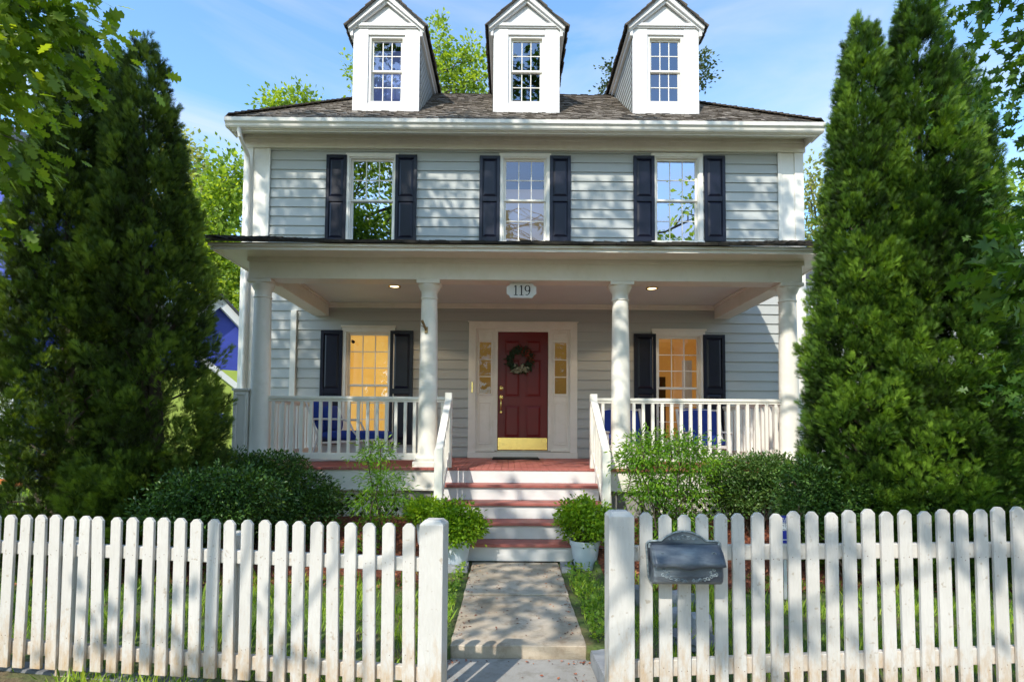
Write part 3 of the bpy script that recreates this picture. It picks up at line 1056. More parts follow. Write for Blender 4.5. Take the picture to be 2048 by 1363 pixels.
# ogee gutter
gp = [(0, 0), (-.055, 0), (-.075, .02), (-.085, .05), (-.115, .075), (-.12, .125), (-.112, .125), (-.10, .115)]
hgt = (z_gt - z_gb)
gt = MB(); b = 0
for xx in (x_l, x_r):
    for y, z in gp: gt.v.append((xx, YE - .021 + y, z_gb + z / .125 * hgt))
k = len(gp)
for i in range(k - 1): gt.f.append((i, i + 1, k + i + 1, k + i))
gt.f.append(tuple(range(k))); gt.f.append(tuple(reversed(range(k, 2 * k))))
gt.box(x_l, x_l + .02, YE - .02, YE + .3, z_gb + .01, z_gt - .01); gt.box(x_r - .02, x_r, YE - .02, YE + .3, z_gb + .01, z_gt - .01)
g_o = gt.build('gutter', M['white'], house)
# downspout
p = []
for (px, py, Y) in ((478, 257, YE - .06), (480, 272, YE - .05), (487, 290, YE + .1), (496, 312, YW - .13), (497, 335, YW - .10)):
    x, z = W(px, py, Y); p.append((x, Y, z))
p.append((p[-1][0] + .01, YW - .10, 4.8)); p.append((p[-1][0] + .005, YW - .10, .35))
MB().tube(p, [.034] * len(p), 12).build('downspout', M['white'], g_o, smooth=True)


# ---- shingle roofs
def shingles(name, planes, mat, parent, expo=.14, th=.018, seed=1, wmin=.08, wmax=.2, lift=.012):
    rng = random.Random(seed)
    V = []; Fc = []; va = []
    for (O, U, Vv, vlen, ua, ub) in planes:
        O, U, Vv = Vector(O), Vector(U).normalized(), Vector(Vv).normalized()
        Nn = U.cross(Vv).normalized()
        v = -.03
        while v < vlen:
            a, b = ua(v), ub(v)
            u = a + rng.random() * .03
            v_end = min(v + expo * 2.1, vlen + .05)
            while u < b:
                w = min(rng.uniform(wmin, wmax), b - u + .004)
                if w < .02: break
                t = th * rng.uniform(.7, 1.3); dv = rng.uniform(-.012, .012); l = rng.uniform(0, lift)
                w2 = w - .005
                q = [O + U * (u + (w2 if i in (1, 2) else 0)) + Vv * vv + Nn * h for i, vv, h in
                     ((0, v + dv, t + l), (1, v + dv, t + l * rng.random()), (2, v_end, .003), (3, v_end, .003))]
                lo = [O + U * u + Vv * (v + dv) - Nn * .004, O + U * (u + w2) + Vv * (v + dv) - Nn * .004]
                n = len(V)
                V += [tuple(x) for x in q] + [tuple(x) for x in lo]
                Fc += [(n, n + 1, n + 2, n + 3), (n + 4, n + 5, n + 1, n), (n + 4, n, n + 3), (n + 5, n + 2, n + 1)]
                c = min(1, max(0, rng.gauss(.5, .24)))
                va += [c, c * .3, c * .3, c * .3]
                u += w
            v += expo
    me = bpy.data.meshes.new(name); me.from_pydata(V, [], Fc); me.update()
    at = me.attributes.new('v', 'FLOAT', 'FACE'); at.data.foreach_set('value', va)
    return link(name, me, mat, parent)


ye, ze = YE - .09, z_gt + .012
YR = 11.75
zr = W(930, 189, YR)[1]
run = YR - ye
sl = (zr - ze) / run
xL, xR = x_l + .02, x_r - .02
vl = math.hypot(run, zr - ze); k = run / vl      # plan run per slope length
ydeck = YR + 2.6
planes = [((xL, ye, ze), (1, 0, 0), (0, run, zr - ze), vl, lambda v: v * k, lambda v: (xR - xL) - v * k),
          ((xL, ydeck + run, ze), (0, -1, 0), (run, 0, zr - ze), vl, lambda v: v * k, lambda v: (ydeck + run - ye) - v * k - .12),
          ((xR, ye, ze), (0, 1, 0), (-run, 0, zr - ze), vl, lambda v: v * k + .12, lambda v: (ydeck + run - ye) - v * k)]
roof = shingles('roof', planes, M['shingle'], house, seed=3, expo=.115, wmin=.06, wmax=.16, th=.02)
hc = MB(); rgh = random.Random(14)
for side in (0, 1):
    p0 = Vector((xL if side == 0 else xR, ye, ze + .01)); p1 = Vector((xL + run if side == 0 else xR - run, YR, zr + .01))
    for i in range(34):
        a = p0.lerp(p1, i / 34); b2 = p0.lerp(p1, (i + 1.5) / 34)
        hc.bar(a + Vector((0, 0, .036 + rgh.random() * .010)), b2 + Vector((0, 0, .016)), .17, .014)
    hc.build('hip_cap', M['shingle'], roof); hc = MB()

ud = MB()
zz = ze - .02
A = [(xL, ye, zz), (xR, ye, zz), (xR, ydeck + run, zz), (xL, ydeck + run, zz)]
B = [(xL + run, YR, zr - .02), (xR - run, YR, zr - .02), (xR - run, ydeck, zr - .02), (xL + run, ydeck, zr - .02)]
for i in range(4): ud.quad(A[i], A[(i + 1) % 4], B[(i + 1) % 4], B[i])
ud.quad(*B)
ud.build('roof_deck', M['shingledark'], house)


# ---- dormers
def dormer(pxc, px0, px1, idx):
    yf = YW
    xc = (W(px0, 130, yf)[0] + W(px1, 130, yf)[0]) / 2
    hw = .59
    zb = ze + sl * (yf - ye) - .03
    zc = W(pxc, 52, yf)[1]          # cornice height
    m = MB()
    wx0, wx1 = xc - .325, xc + .325
    wz0 = W(pxc, 207, yf)[1]; wz1 = W(pxc, 71, yf)[1]
    m.box(xc - hw, wx0, yf - .02, yf + .05, zb, zc); m.box(wx1, xc + hw, yf - .02, yf + .05, zb, zc)
    m.box(wx0 + .002, wx1 - .002, yf - .015, yf + .05, wz1, zc); m.box(wx0 + .002, wx1 - .002, yf - .015, yf + .05, zb, wz0)
    g = .92; ap = hw * g
    m.prism([(xc - hw, zc), (xc + hw, zc), (xc, zc + ap + .02)], yf + .0, yf + .05)
    m.box(xc - hw - .03, xc + hw + .03, yf - .06, yf - .0205, zc - .04, zc + .015)
    m.box(xc - hw - .015, xc + hw + .015, yf - .04, yf - .0205, zc - .065, zc - .0405)
    d = m.build('dormer', M['white2'], house, bevel=.003)
    yb = YR + 1.2
    for sx in (-1, 1):
        s = MB()
        xx = xc + sx * (hw - .002)
        # lapped cheek boards, clipped by the roof slope
        z = zb - .02
        while z < zc:
            ze2 = min(z + .12, zc); y_start = yf + .051
            yend = min(yb, ye + (z + .0 - ze) / sl + .35)
            s.quad((xx + sx * .016, y_start, z), (xx + sx * .016, max(yend, y_start + .05), z), (xx + sx * .002, max(yend, y_start + .05) + .12, ze2), (xx + sx * .002, y_start, ze2))
            s.quad((xx, y_start, z), (xx, yend, z), (xx + sx * .016, yend, z), (xx + sx * .016, y_start, z))
            z = ze2
        s.build('dormer_cheek', M['siding'], d)
    # rake and eave trim (white), roof shingles
    ov = .10; ex = hw + ov
    za = zc + .03 - ov * g; zp = za + ex * g
    t = MB()
    for sx in (-1, 1):
        for (o0, o1, th, off) in ((-.10, -.06, .10, 0), (-.062, -.021, .14, .0)):
            pts = [(xc + sx * ex, za - off), (xc, zp - off), (xc, zp - th * 1.35 - off), (xc + sx * (ex - .03), za - th * .9 - off + .03)]
            if sx > 0: pts = pts[::-1]
            t.prism(pts, yf + o0 - (0 if th < .12 else -.001), yf + o1)
        # soffit/eave boards going back
        t.box(xc + sx * (hw + .004), xc + sx * (ex - .01), yf - .055, yb, za - .07, za - .045)
        t.box(xc + sx * (hw + .004), xc + sx * (hw + .05), yf - .055, yb, za - .16, za - .071)
    t.build('dormer_trim', M['white2'], d, bevel=.002)
    for sx in (-1, 1):
        pass
    L = yb - (yf - .14)
    e2 = ex + .02
    z2 = za - .02 * g
    vlen = math.hypot(e2, e2 * g)
    pl = [((xc - e2, yb, z2 + .012), (0, -1, 0), (1, 0, g), vlen, lambda v: 0, lambda v: L),
          ((xc + e2, yf - .14, z2 + .012), (0, 1, 0), (-1, 0, g), vlen, lambda v: 0, lambda v: L)]
    shingles('dormer_roof', pl, M['shingledark' if False else 'shingle'], d, seed=20 + idx, expo=.13, th=.022)
    u = MB()
    for sx in (-1, 1):
        u.poly([(xc + sx * e2, yf - .13, z2), (xc, yf - .13, z2 + e2 * g), (xc, yb, z2 + e2 * g), (xc + sx * e2, yb, z2)])
        u.poly([(xc + sx * e2, yf - .135, z2 + .012), (xc, yf - .135, z2 + e2 * g + .012), (xc, yf - .135, z2 + e2 * g - .02), (xc + sx * e2, yf - .135, z2 - .02)])
    u.prism([(xc - hw, zr - .2), (xc + hw, zr - .2), (xc + hw, zc), (xc, zc + ap), (xc - hw, zc)], yb - .04, yb - .01)
    u.build('dormer_roof_edge', M['shingledark'], d)
    # window built from the same sashes
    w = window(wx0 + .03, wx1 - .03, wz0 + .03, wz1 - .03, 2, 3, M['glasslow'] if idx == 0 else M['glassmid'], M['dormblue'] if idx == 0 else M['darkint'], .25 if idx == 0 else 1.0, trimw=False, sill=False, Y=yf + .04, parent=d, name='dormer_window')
    f = MB(); f.frame(wx0, wx1, wz0, wz1, .0305, yf + .012, yf + .06); f.build('window_frame', M['white2'], d)


dormer(773, 704, 842, 0); dormer(1053, 984, 1122, 1); dormer(1331, 1262, 1400, 2)

# ---- porch
YC = 7.47                    # column line
colx = [W(522, 740, YC)[0], W(857, 740, YC)[0], W(1241, 740, YC)[0], W(1577, 740, YC)[0]]
ZB = W(1040, 560, YC - .15)[1]      # bottom of the beam
YF = 6.90
XPL, XPR = -3.68, 4.10
zf1 = W(1024, 491, YF)[1]; zf0 = W(1024, 503, YF)[1]
BX0, BX1 = colx[0] - .13, colx[3] + .13
bm_ = MB()
zs_ = zf0 + .03
bm_.box(BX0, BX1, YC - .15, YC + .12, ZB, zs_ + .1)
bm_.box(BX0, BX0 + .25, YC + .12, YW - .03, ZB, zs_ + .1)
bm_.box(BX1 - .25, BX1, YC + .12, YW - .03, ZB, zs_ + .1)
bm_.box(BX0 - .02, BX1 + .02, YC - .17, YC - .1505, zs_ - .06, zs_ + .02)
bm_.box(BX0 + .25, BX1 - .25, YC + .1205, YC + .16, ZB + .16, ZB + .205)
bm_.build('porch_beam', M['white'], house, bevel=.004)
pf = MB()
pf.box(XPL, XPR, YF, YF + .025, zf0, zf1)
pf.box(XPL - .02, XPR + .02, YF - .03, YF - .0005, zf1 - .035, zf1)
pf.box(XPL, XPL + .025, YF + .025, YW - .03, zf0, zf1); pf.box(XPR - .025, XPR, YF + .025, YW - .03, zf0, zf1)
pf.poly([(XPL + .02, YF + .02, zf0 + .012), (XPR - .02, YF + .02, zf0 + .012), (BX1 + .01, YC - .14, zs_), (BX0 - .01, YC - .14, zs_)])
pf.poly([(XPL + .02, YF + .02, zf0 + .012), (BX0 - .01, YC - .14, zs_), (BX0 - .01, YW, zs_), (XPL + .02, YW, zf0 + .012)])
pf.poly([(XPR - .02, YF + .02, zf0 + .012), (XPR - .02, YW, zf0 + .012), (BX1 + .01, YW, zs_), (BX1 + .01, YC - .14, zs_)])
pf.build('porch_fascia', M['white'], house)
cz = ZB + .235
pc = MB()
pc.box(BX0 + .24, BX1 - .24, YC + .11, YW - .002, cz, cz + .03)
pc.build('porch_ceiling', M['ceil'], house)
cr = MB()
cr.box(BX0 + .25, BX1 - .25, YW - .045, YW - .0255, cz - .085, cz - .001); cr.box(BX0 + .25, BX1 - .25, YW - .075, YW - .0455, cz - .04, cz - .001)
for xx, sx in ((BX0 + .25, 1), (BX1 - .25, -1)): cr.box(xx, xx + sx * .03, YC + .16, YW - .075, cz - .045, cz - .001)
cr.build('crown_molding', M['white'], house, bevel=.003)
# porch roof
rz0, rz1 = zf1 + .012, W(1040, 487.5, YW)[1] - .02
runp = YW - .05 - (YF - .05)
vlp = math.hypot(runp, rz1 - rz0)
hipk = .55
pr = shingles('porch_roof', [((XPL - .04, YF - .05, rz0), (1, 0, 0), (0, runp, rz1 - rz0), vlp, lambda v: v * hipk * .3, lambda v: (XPR - XPL + .08) - v * hipk * .3)], M['shingledark'], house, seed=9, expo=.15, th=.02, lift=.018)
ud = MB()
ud.poly([(XPL - .03, YF - .04, rz0 - .01), (XPR + .03, YF - .04, rz0 - .01), (XPR - .4, YW - .03, rz1 - .01), (XPL + .4, YW - .03, rz1 - .01)])
ud.poly([(XPL - .03, YF - .04, rz0 - .01), (XPL + .4, YW - .03, rz1 - .01), (XPL - .03, YW - .03, rz0 - .01)])
ud.poly([(XPR + .03, YF - .04, rz0 - .01), (XPR + .03, YW - .03, rz0 - .01), (XPR - .4, YW - .03, rz1 - .01)])
ud.build('porch_roof_deck', M['shingledark'], house)
hc = MB()
rg = random.Random(4)
for side in (-1, 1):
    p0 = Vector((XPL - .03 if side < 0 else XPR + .03, YF - .04, rz0 + .02)); p1 = Vector((XPL + .4 if side < 0 else XPR - .4, YW - .05, rz1 + .01))
    for i in range(16):
        a = p0.lerp(p1, i / 16); b2 = p0.lerp(p1, (i + 1.3) / 16)
        hc.bar(a + Vector((0, 0, .045 + rg.random() * .012)), b2 + Vector((0, 0, .016)), .24, .018)
    hc.build('hip_cap', M['shingledark'], pr); hc = MB()

# recessed lights
for (px, py) in ((789, 571), (1304, 577)):
    Yl = 8.62
    xl = W(px, py, Yl)[0]
    ring = MB(); n = 28
    for r, z in ((.095, cz - .001), (.095, cz - .012), (.075, cz - .014), (.068, cz - .002)):
        for q in range(n): ring.v.append((xl + r * math.cos(2 * PI * q / n), Yl + r * math.sin(2 * PI * q / n), z))
    for i in range(3):
        for q in range(n): ring.f.append((i * n + q, i * n + (q + 1) % n, (i + 1) * n + (q + 1) % n, (i + 1) * n + q))
    rl = ring.build('recessed_light', M['brass'], house, smooth=True)
    MB().lathe([(.066, cz - .006), (.066, cz - .003)], xl, Yl, 24).build('lamp_lens', M['bulb'], rl)
    li = bpy.data.lights.new('porch_lamp', 'SPOT'); li.energy = 30; li.color = (1, .72, .42); li.spot_size = 2.2; li.shadow_soft_size = .05
    lo = bpy.data.objects.new('porch_lamp', li); COL.objects.link(lo); lo.location = (xl, Yl, cz - .03); lo.parent = house
    lo.matrix_parent_inverse = Matrix.Translation(-Vector(house.location))

# columns
for x in colx:
    zt = ZB; zb = ZP
    prof = [(.150, zb + .075), (.158, zb + .09), (.158, zb + .115), (.140, zb + .13), (.128, zb + .15), (.1265, zb + .3)]
    for i in range(1, 11):
        t = i / 10; prof.append((.1265 - .022 * t ** 1.6, zb + .3 + (zt - .24 - zb - .3) * t))
    prof += [(.114, zt - .235), (.117, zt - .225), (.114, zt - .215), (.105, zt - .21), (.106, zt - .14), (.118, zt - .125), (.142, zt - .075), (.148, zt - .06), (.148, zt - .045)]
    c = MB().lathe(prof, x, YC, 40).build('column', M['white'], house, smooth=True)
    MB().box(x - .152, x + .152, YC - .152, YC + .152, zt - .045, zt - .001).build('capital', M['white'], c, bevel=.004)
    MB().box(x - .168, x + .168, YC - .168, YC + .168, zb + .001, zb + .075).build('plinth', M['white'], c, bevel=.005)

# flag bracket on second column
x, z = W(852, 660, YC - .13)
fb = MB()
fb.box(x - .018, x + .022, YC - .128, YC - .112, z - .035, z + .045)
fb.tube([(x, YC - .12, z + .0), (x - .02, YC - .17, z + .06), (x - .04, YC - .21, z + .11)], [.014, .016, .017], 12)
fb.tube([(x - .005, YC - .13, z + .02), (x - .06, YC - .135, z + .06)], .006, 8)
fb.build('flag_bracket', mat_metal('aged_brass', (.34, .24, .12), .45), house, bevel=.002)

# porch floor, skirt, lattice
FX0, FX1 = BX0 - .10, BX1 + .08
YFE = 7.26
fl = MB()
nb = int((FX1 - FX0) / .085)
for i in range(nb):
    xa = FX0 + i * .085
    fl.box(xa + .0015, xa + .0835, YFE, YW - .001, ZP - .03, ZP)
fl.build('porch_floor', M['floor'], house, bevel=.0015)
sk = MB()
sk.box(FX0 + .02, FX1 - .02, YFE + .03, YFE + .06, ZP - .29, ZP - .031)
sk.box(FX0 + .02, FX0 + .05, YFE + .061, YW - .03, ZP - .29, ZP - .031); sk.box(FX1 - .05, FX1 - .02, YFE + .061, YW - .03, ZP - .29, ZP - .031)
sk.box(FX0 + .01, FX1 - .01, YFE + .02, YFE + .0295, ZP - .29, ZP - .262)
sk.build('porch_skirt', M['white'], house, bevel=.003)
# masonry piers
pm = MB()
SX0, SX1 = -.80, 1.10       # stairs
pier = [(FX0 + .03, FX0 + .36), (colx[1] - .28, SX0 + .05), (SX1 - .05, colx[2] + .36), (FX1 - .55, FX1 - .05)]
for a, b in pier: MB().box(a, b, YFE + .07, YFE + .35, -.15, ZP - .291).build('porch_pier', M['concblock'], house, bevel=.008)
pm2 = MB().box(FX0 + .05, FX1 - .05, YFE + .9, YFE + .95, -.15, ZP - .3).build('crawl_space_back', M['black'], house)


def lattice(x0, x1, z0, z1, y):
    mb = MB(); w = .035; sp = .125
    mb.frame(x0, x1, z0, z1, .05, y - .012, y + .016)
    h = z1 - z0
    for s, yy in ((1, y), (-1, y + .008)):
        u = x0 - h
        while u < x1 + h:
            # line x = u + s*(z - z0)
            pts = []
            za, zb_ = z0, z1
            xa, xb = (u, u + h) if s > 0 else (u + h, u)
            ta, tb = 0.0, 1.0
            dxx = xb - xa
            for lim, sign in ((x0, 1), (x1, -1)):
                fa_, fb_ = sign * (xa - lim), sign * (xb - lim)
                if fa_ < 0 and fb_ < 0: ta = 2; break
                if fa_ < 0: ta = max(ta, fa_ / (fa_ - fb_))
                if fb_ < 0: tb = min(tb, fa_ / (fa_ - fb_))
            if ta < tb:
                mb.bar((xa + dxx * ta, yy, za + h * ta), (xa + dxx * tb, yy, za + h * tb), w, .006, up=(0, 1, 0))
            u += sp
    return mb.build('lattice', M['white'], house)


lattice(pier[0][1], pier[1][0], .12, ZP - .292, YFE + .10)
lattice(pier[2][1], pier[3][0], .12, ZP - .292, YFE + .10)


# railings
def railing(p0, p1, zt, zb, n, name='railing'):
    """p0,p1 plan points; balusters are sub-parts"""
    (x0, y0), (x1, y1) = p0, p1
    m = MB(); m.bar((x0, y0, zt - .02), (x1, y1, zt - .02), .065, .04)
    m.bar((x0, y0, zt - .055), (x1, y1, zt - .055), .04, .03)
    m.bar((x0, y0, zb + .045), (x1, y1, zb + .045), .045, .09)
    r = m.build(name, M['white'], house, bevel=.004)
    for i in range(n):
        t = (i + .5) / n; x = x0 + (x1 - x0) * t; y = y0 + (y1 - y0) * t
        MB().box(x - .019, x + .019, y - .019, y + .019, zb + .091, zt - .071).build('baluster', M['white'], r)
    return r


ZR_T = W(680, 792, YC)[1]; ZR_B = ZP + .085
railing((colx[0] + .12, YC), (colx[1] - .11, YC), ZR_T, ZR_B, 16)
railing((colx[1] + .11, YC), (SX0 - .0, YC), ZR_T, ZR_B, 1)
railing((SX1 + .0, YC), (colx[2] - .11, YC), ZR_T, ZR_B, 1)
railing((colx[2] + .11, YC), (colx[3] - .12, YC), ZR_T, ZR_B, 16)
railing((colx[0] - .02, YC + .15), (colx[0] - .02, YW - .06), ZR_T, ZR_B, 17)
railing((colx[3] + .02, YC + .15), (colx[3] + .02, YW - .06), ZR_T, ZR_B, 17)
# left pedestal post
x = W(486, 840, YC)[0]; z1 = W(486, 777, YC)[1]
pd = MB(); pd.box(x - .095, x + .095, YC - .09, YC + .10, .3, z1 - .03); pd.box(x - .11, x + .11, YC - .105, YC + .115, z1 - .03, z1)
pd.frame(x - .075, x + .075, ZP + .05, z1 - .06, .03, YC - .10, YC - .0905)
pd.build('pedestal_post', M['white'], house, bevel=.004)

# stairs
rise, tr_d = .184, .27
for i in range(5):
    zt = ZP - rise * i; yf = YFE - .0 - tr_d * i
    if i > 0:
        t = MB(); t.box(SX0 - .02, SX1 + .02, yf, yf + .145, zt - .032, zt); t.box(SX0 - .02, SX1 + .02, yf + .15, yf + tr_d + .028, zt - .032, zt - .001)
        t.build('stair_tread', M['floor'], house, bevel=.004)
    MB().box(SX0, SX1, yf + (.03 if i else .008), yf + (.05 if i else .019), zt - rise + .0005, zt - .0325 if i else zt - .031).build('stair_riser', M['white2'], house, bevel=.002)
st = MB()
for x in (SX0 + .02, SX1 - .06):
    pts = [(YFE + .06, ZP - .04)]
    for i in range(1, 5):
        pts += [(YFE - tr_d * (i - 1) + .055, ZP - rise * i - .034), (YFE - tr_d * i + .055, ZP - rise * i - .034)]
    pts += [(YFE - tr_d * 4 + .055, -.03), (YFE + .06, -.03)]
    n = len(st.v); kk = len(pts)
    for xx in (x, x + .04): st.v += [(xx, y, z) for y, z in pts]
    st.f.append(tuple(range(n, n + kk))); st.f.append(tuple(reversed(range(n + kk, n + 2 * kk))))
    for i in range(kk): j = (i + 1) % kk; st.f.append((n + i, n + j, n + kk + j, n + kk + i))
st.build('stair_stringer', M['white2'], house)
for sx, x in ((-1, SX0 + .02), (1, SX1 - .02)):
    yl_, yu = YFE - tr_d * 3.3, YFE + .055
    xl2 = x - .0
    zu = W(903, 785, yu)[1] if sx < 0 else W(1186, 788, yu)[1]
    zl = W(869, 897, yl_)[1]
    m = MB(); m.box(xl2 - .045, xl2 + .045, yu - .045, yu + .045, ZP + .001, zu); m.box(xl2 - .047, xl2 + .047, yl_ - .047, yl_ + .047, -.04, zl)
    a = Vector((xl2, yu - .046, zu - .10)); b2 = Vector((xl2, yl_ + .0, zl - .01))
    m.bar(a, b2, .085, .045)
    a3 = Vector((xl2, yu - .02, ZP + .17)); b3 = Vector((xl2, yl_ + .02, zl - .68))
    m.bar(a3, b3, .04, .08)
    rr = m.build('stair_railing', M['white'], house, bevel=.006)
    for i in range(6):
        t = (i + .7) / 6.6
        q = a.lerp(b2, t); w = a3.lerp(b3, t)
        MB().box(xl2 - .018, xl2 + .018, q.y - .018, q.y + .018, w.z, q.z - .01).build('baluster', M['white'], rr)


# ------------------------------------------------------------------ porch items
def stroke(mb, pts, ws, y0, y1):
    L = []; Rr = []
    for i, (x, z) in enumerate(pts):
        a = pts[max(0, i - 1)]; b = pts[min(len(pts) - 1, i + 1)]
        dx, dz = b[0] - a[0], b[1] - a[1]; l = math.hypot(dx, dz) or 1
        nx, nz = -dz / l, dx / l; w = ws[i] / 2 if hasattr(ws, '__len__') else ws / 2
        L.append((x + nx * w, z + nz * w)); Rr.append((x - nx * w, z - nz * w))
    for i in range(len(pts) - 1):
        mb.prism([L[i], L[i + 1], Rr[i + 1], Rr[i]][::-1], y0, y1)


# house number sign
ys = YC - .02
sgx, sgz = W(1043, 581, ys)
sg = empty('house_number_sign', (sgx, ys, sgz), 'white scalloped plaque with black number 119 hanging over the steps', 'sign')
hw_, hh = .195, .098; c = .045
pts = []
for (cx_, cz_, a0) in ((hw_, hh, 180), (hw_, -hh, 90), (-hw_, -hh, 0), (-hw_, hh, 270)):
    if cx_ > 0 and cz_ > 0: pts += [(hw_ - c, hh)]
arc = lambda cx_, cz_, a0, a1: [(sgx + cx_ + c * math.cos(math.radians(a0 + (a1 - a0) * i / 6)), sgz + cz_ + c * math.sin(math.radians(a0 + (a1 - a0) * i / 6))) for i in range(7)]
pts = arc(hw_, hh, 180, 270) + arc(hw_, -hh, 90, 180) + arc(-hw_, -hh, 0, 90) + arc(-hw_, hh, 270, 360)
# order: clockwise starting top right
MB().prism(pts[::-1], ys - .012, ys + .012).build('board', M['white2'], sg)
dg = MB(); H = .066
for cxn in (-.075, .0):
    x = sgx + cxn
    dg.prism([(x - .008, sgz - H), (x + .008, sgz - H), (x + .008, sgz + H), (x - .008, sgz + H)], ys - .016, ys - .0125)
    dg.prism([(x - .026, sgz - H), (x + .026, sgz - H), (x + .026, sgz - H + .006), (x - .026, sgz - H + .006)], ys - .0165, ys - .0125)
    dg.prism([(x - .026, sgz + H - .022), (x - .006, sgz + H - .012), (x - .006, sgz + H), (x - .02, sgz + H - .010)], ys - .0165, ys - .0125)
x = sgx + .078; zc9 = sgz + .027
ring = [(x + .030 * math.cos(t), zc9 + .038 * math.sin(t)) for t in [2 * PI * i / 24 for i in range(25)]]
stroke(dg, ring, [.006 + .010 * abs(math.cos(2 * PI * i / 24)) for i in range(25)], ys - .016, ys - .0125)
tail = [(x + .031, zc9 + .0), (x + .031, zc9 - .035), (x + .020, zc9 - .068), (x - .002, sgz - H + .003), (x - .022, sgz - H + .010)]
stroke(dg, tail, [.014, .014, .012, .008, .010], ys - .017, ys - .0125)
dg.build('digits', M['black'], sg)
hk = MB()
for s in (-.105, .105): hk.tube([(sgx + s, ys, sgz + hh), (sgx + s, ys, ZB + .0)], .003, 6)
hk.build('hook', M['black'], sg)

# wreath
wx, wz = W(1041, 721, YW - .03)
wr = empty('door_wreath', (wx, YW - .03, wz), 'round leafy wreath of dark green, red and silver leaves hanging on the red door', 'wreath')
rng = np.random.default_rng(21)


def wreath_part(name, a0, a1, n, size, mat, rad=.165, w=.28, y=0.0):
    t = np.radians(rng.uniform(a0, a1, n)); r = rng.normal(rad, .028, n)
    P = np.stack([wx + r * np.cos(t), YW - .035 - rng.uniform(0, .05, n) + y, wz + r * np.sin(t)], 1)
    tan = np.stack([-np.sin(t), rng.normal(0, .25, n), np.cos(t)], 1) * rng.choice([-1, 1], n, p=[.8, .2])[:, None]
    rad_ = np.stack([np.cos(t), rng.normal(-.3, .2, n), np.sin(t)], 1)
    D = tan * .6 + rad_ * rng.normal(.5, .6, (n, 1))
    Nn = rng.normal(size=(n, 3)) * .4 + np.array([0, -1, 0])
    leaf_mesh(name, [(P, D, Nn, size * rng.uniform(.7, 1.3, n), w, T_OVAL, .5 + rng.normal(size=n) * .25)], mat, wr)


wreath_part('green_leaves', -40, 235, 420, .07, M['wreathgreen'])
wreath_part('green_leaves', 235, 330, 130, .07, M['wreathgreen'])
wreath_part('red_leaves', 0, 95, 150, .065, M['wreathred'])
wreath_part('silver_leaves', 235, 320, 46, .09, M['wreathsilver'], rad=.155, w=.36, y=-.03)
wm = MB(); wm.tube([(wx + .165 * math.cos(t), YW - .05, wz + .165 * math.sin(t)) for t in [2 * PI * i / 32 for i in range(33)]], .018, 8)
wm.build('twig_ring', M['darkwood'], wr)
MB().box(wx - .012, wx + .012, YW - .008, YW - .005, wz + .16, sz1).build('ribbon', M['red'], wr)

# doormat
xm0, xm1 = W(985, 920, 9.5)[0], W(1078, 920, 9.5)[0]
tag(MB().box(xm0, xm1, 9.25, 9.75, ZP + .002, ZP + .022).build('doormat', M['black'], bevel=.006), 'thin black doormat lying before the red front door', 'doormat')

# camera in window
x, z = W(705, 682, YW - .06)
cm = MB(); cm.tube([(x, YW - .05, z), (x + .03, YW - .11, z - .02)], [.025, .028], 14); cm.tube([(x - .02, YW - .048, z + .03), (x, YW - .06, z)], .006, 6)
tag(cm.build('security_camera', M['black'], bevel=.003), 'small black camera at the upper left corner of the yellow lit window', 'camera')


def cushion(x0, x1, y0, y1, z0, z1, name, parent, Mx=None, seed=0):
    import bmesh
    bm = bmesh.new(); bmesh.ops.create_cube(bm, size=1); bmesh.ops.subdivide_edges(bm, edges=bm.edges[:], cuts=7, use_grid_fill=True)
    c = Vector(((x0 + x1) / 2, (y0 + y1) / 2, (z0 + z1) / 2)); s = Vector((x1 - x0, y1 - y0, z1 - z0))
    for v in bm.verts:
        p = v.co * 2
        q = Vector([math.copysign(abs(a) ** 1.0, a) for a in p])
        f = 1 - .10 * (abs(p.x) ** 6 * (abs(p.y) ** 4 + abs(p.z) ** 4) + abs(p.y) ** 6 * abs(p.z) ** 4)
        pu = 1 + .04 * mnoise.noise(q * 1.5 + Vector((seed, 0, 0)))
        v.co = Vector((q.x * s.x / 2 * f, q.y * s.y / 2 * f, q.z * s.z / 2 * f)) * pu + c
        if Mx: v.co = Mx @ v.co
    me = bpy.data.meshes.new(name); bm.to_mesh(me); bm.free()
    for p in me.polygons: p.use_smooth = True
    o = link(name, me, M['blue'], parent)
    m = o.modifiers.new('s', 'SUBSURF'); m.levels = 1; m.render_levels = 1
    return o


# chaise longue on the left of the porch
cy = 8.65
xa = W(622, 800, cy)[0]; xb = W(770, 870, cy)[0]
ch = empty('chaise_lounge', (xa + .5, cy, ZP), 'white metal chaise lounge with thick navy cushions on the left side of the porch', 'lounge chair')
fz = ZP
f = MB()
for yy in (cy - .32, cy + .32):
    f.tube([(xa + .02, yy, fz + .92), (xa + .14, yy, fz + .60), (xa + .22, yy, fz + .36), (xa + .16, yy, fz + .12), (xa + .10, yy, fz + .012)], .014, 8)
    f.tube([(xa + .22, yy, fz + .27), (xa + .6, yy, fz + .29), (xa + 1.15, yy, fz + .33)], .018, 8)
    f.tube([(xa + .13, yy, fz + .62), (xa + .30, yy, fz + .625), (xa + .60, yy, fz + .62), (xa + .68, yy, fz + .58), (xa + .74, yy, fz + .45), (xa + .83, yy, fz + .34)], .015, 8)
    f.tube([(xa + 1.12, yy, fz + .33), (xa + 1.14, yy, fz + .15), (xa + 1.16, yy, fz + .012)], .014, 8)
    f.tube([(xa + .10, yy, fz + .014), (xa + .5, yy, fz + .03), (xa + 1.16, yy, fz + .014)], .012, 8)
for (x, z) in ((xa + .02, .92), (xa + .22, .27), (xa + 1.15, .33), (xa + .15, .6), (xa + .3, .12)): f.tube([(x, cy - .32, fz + z), (x, cy + .32, fz + z)], .013, 8)
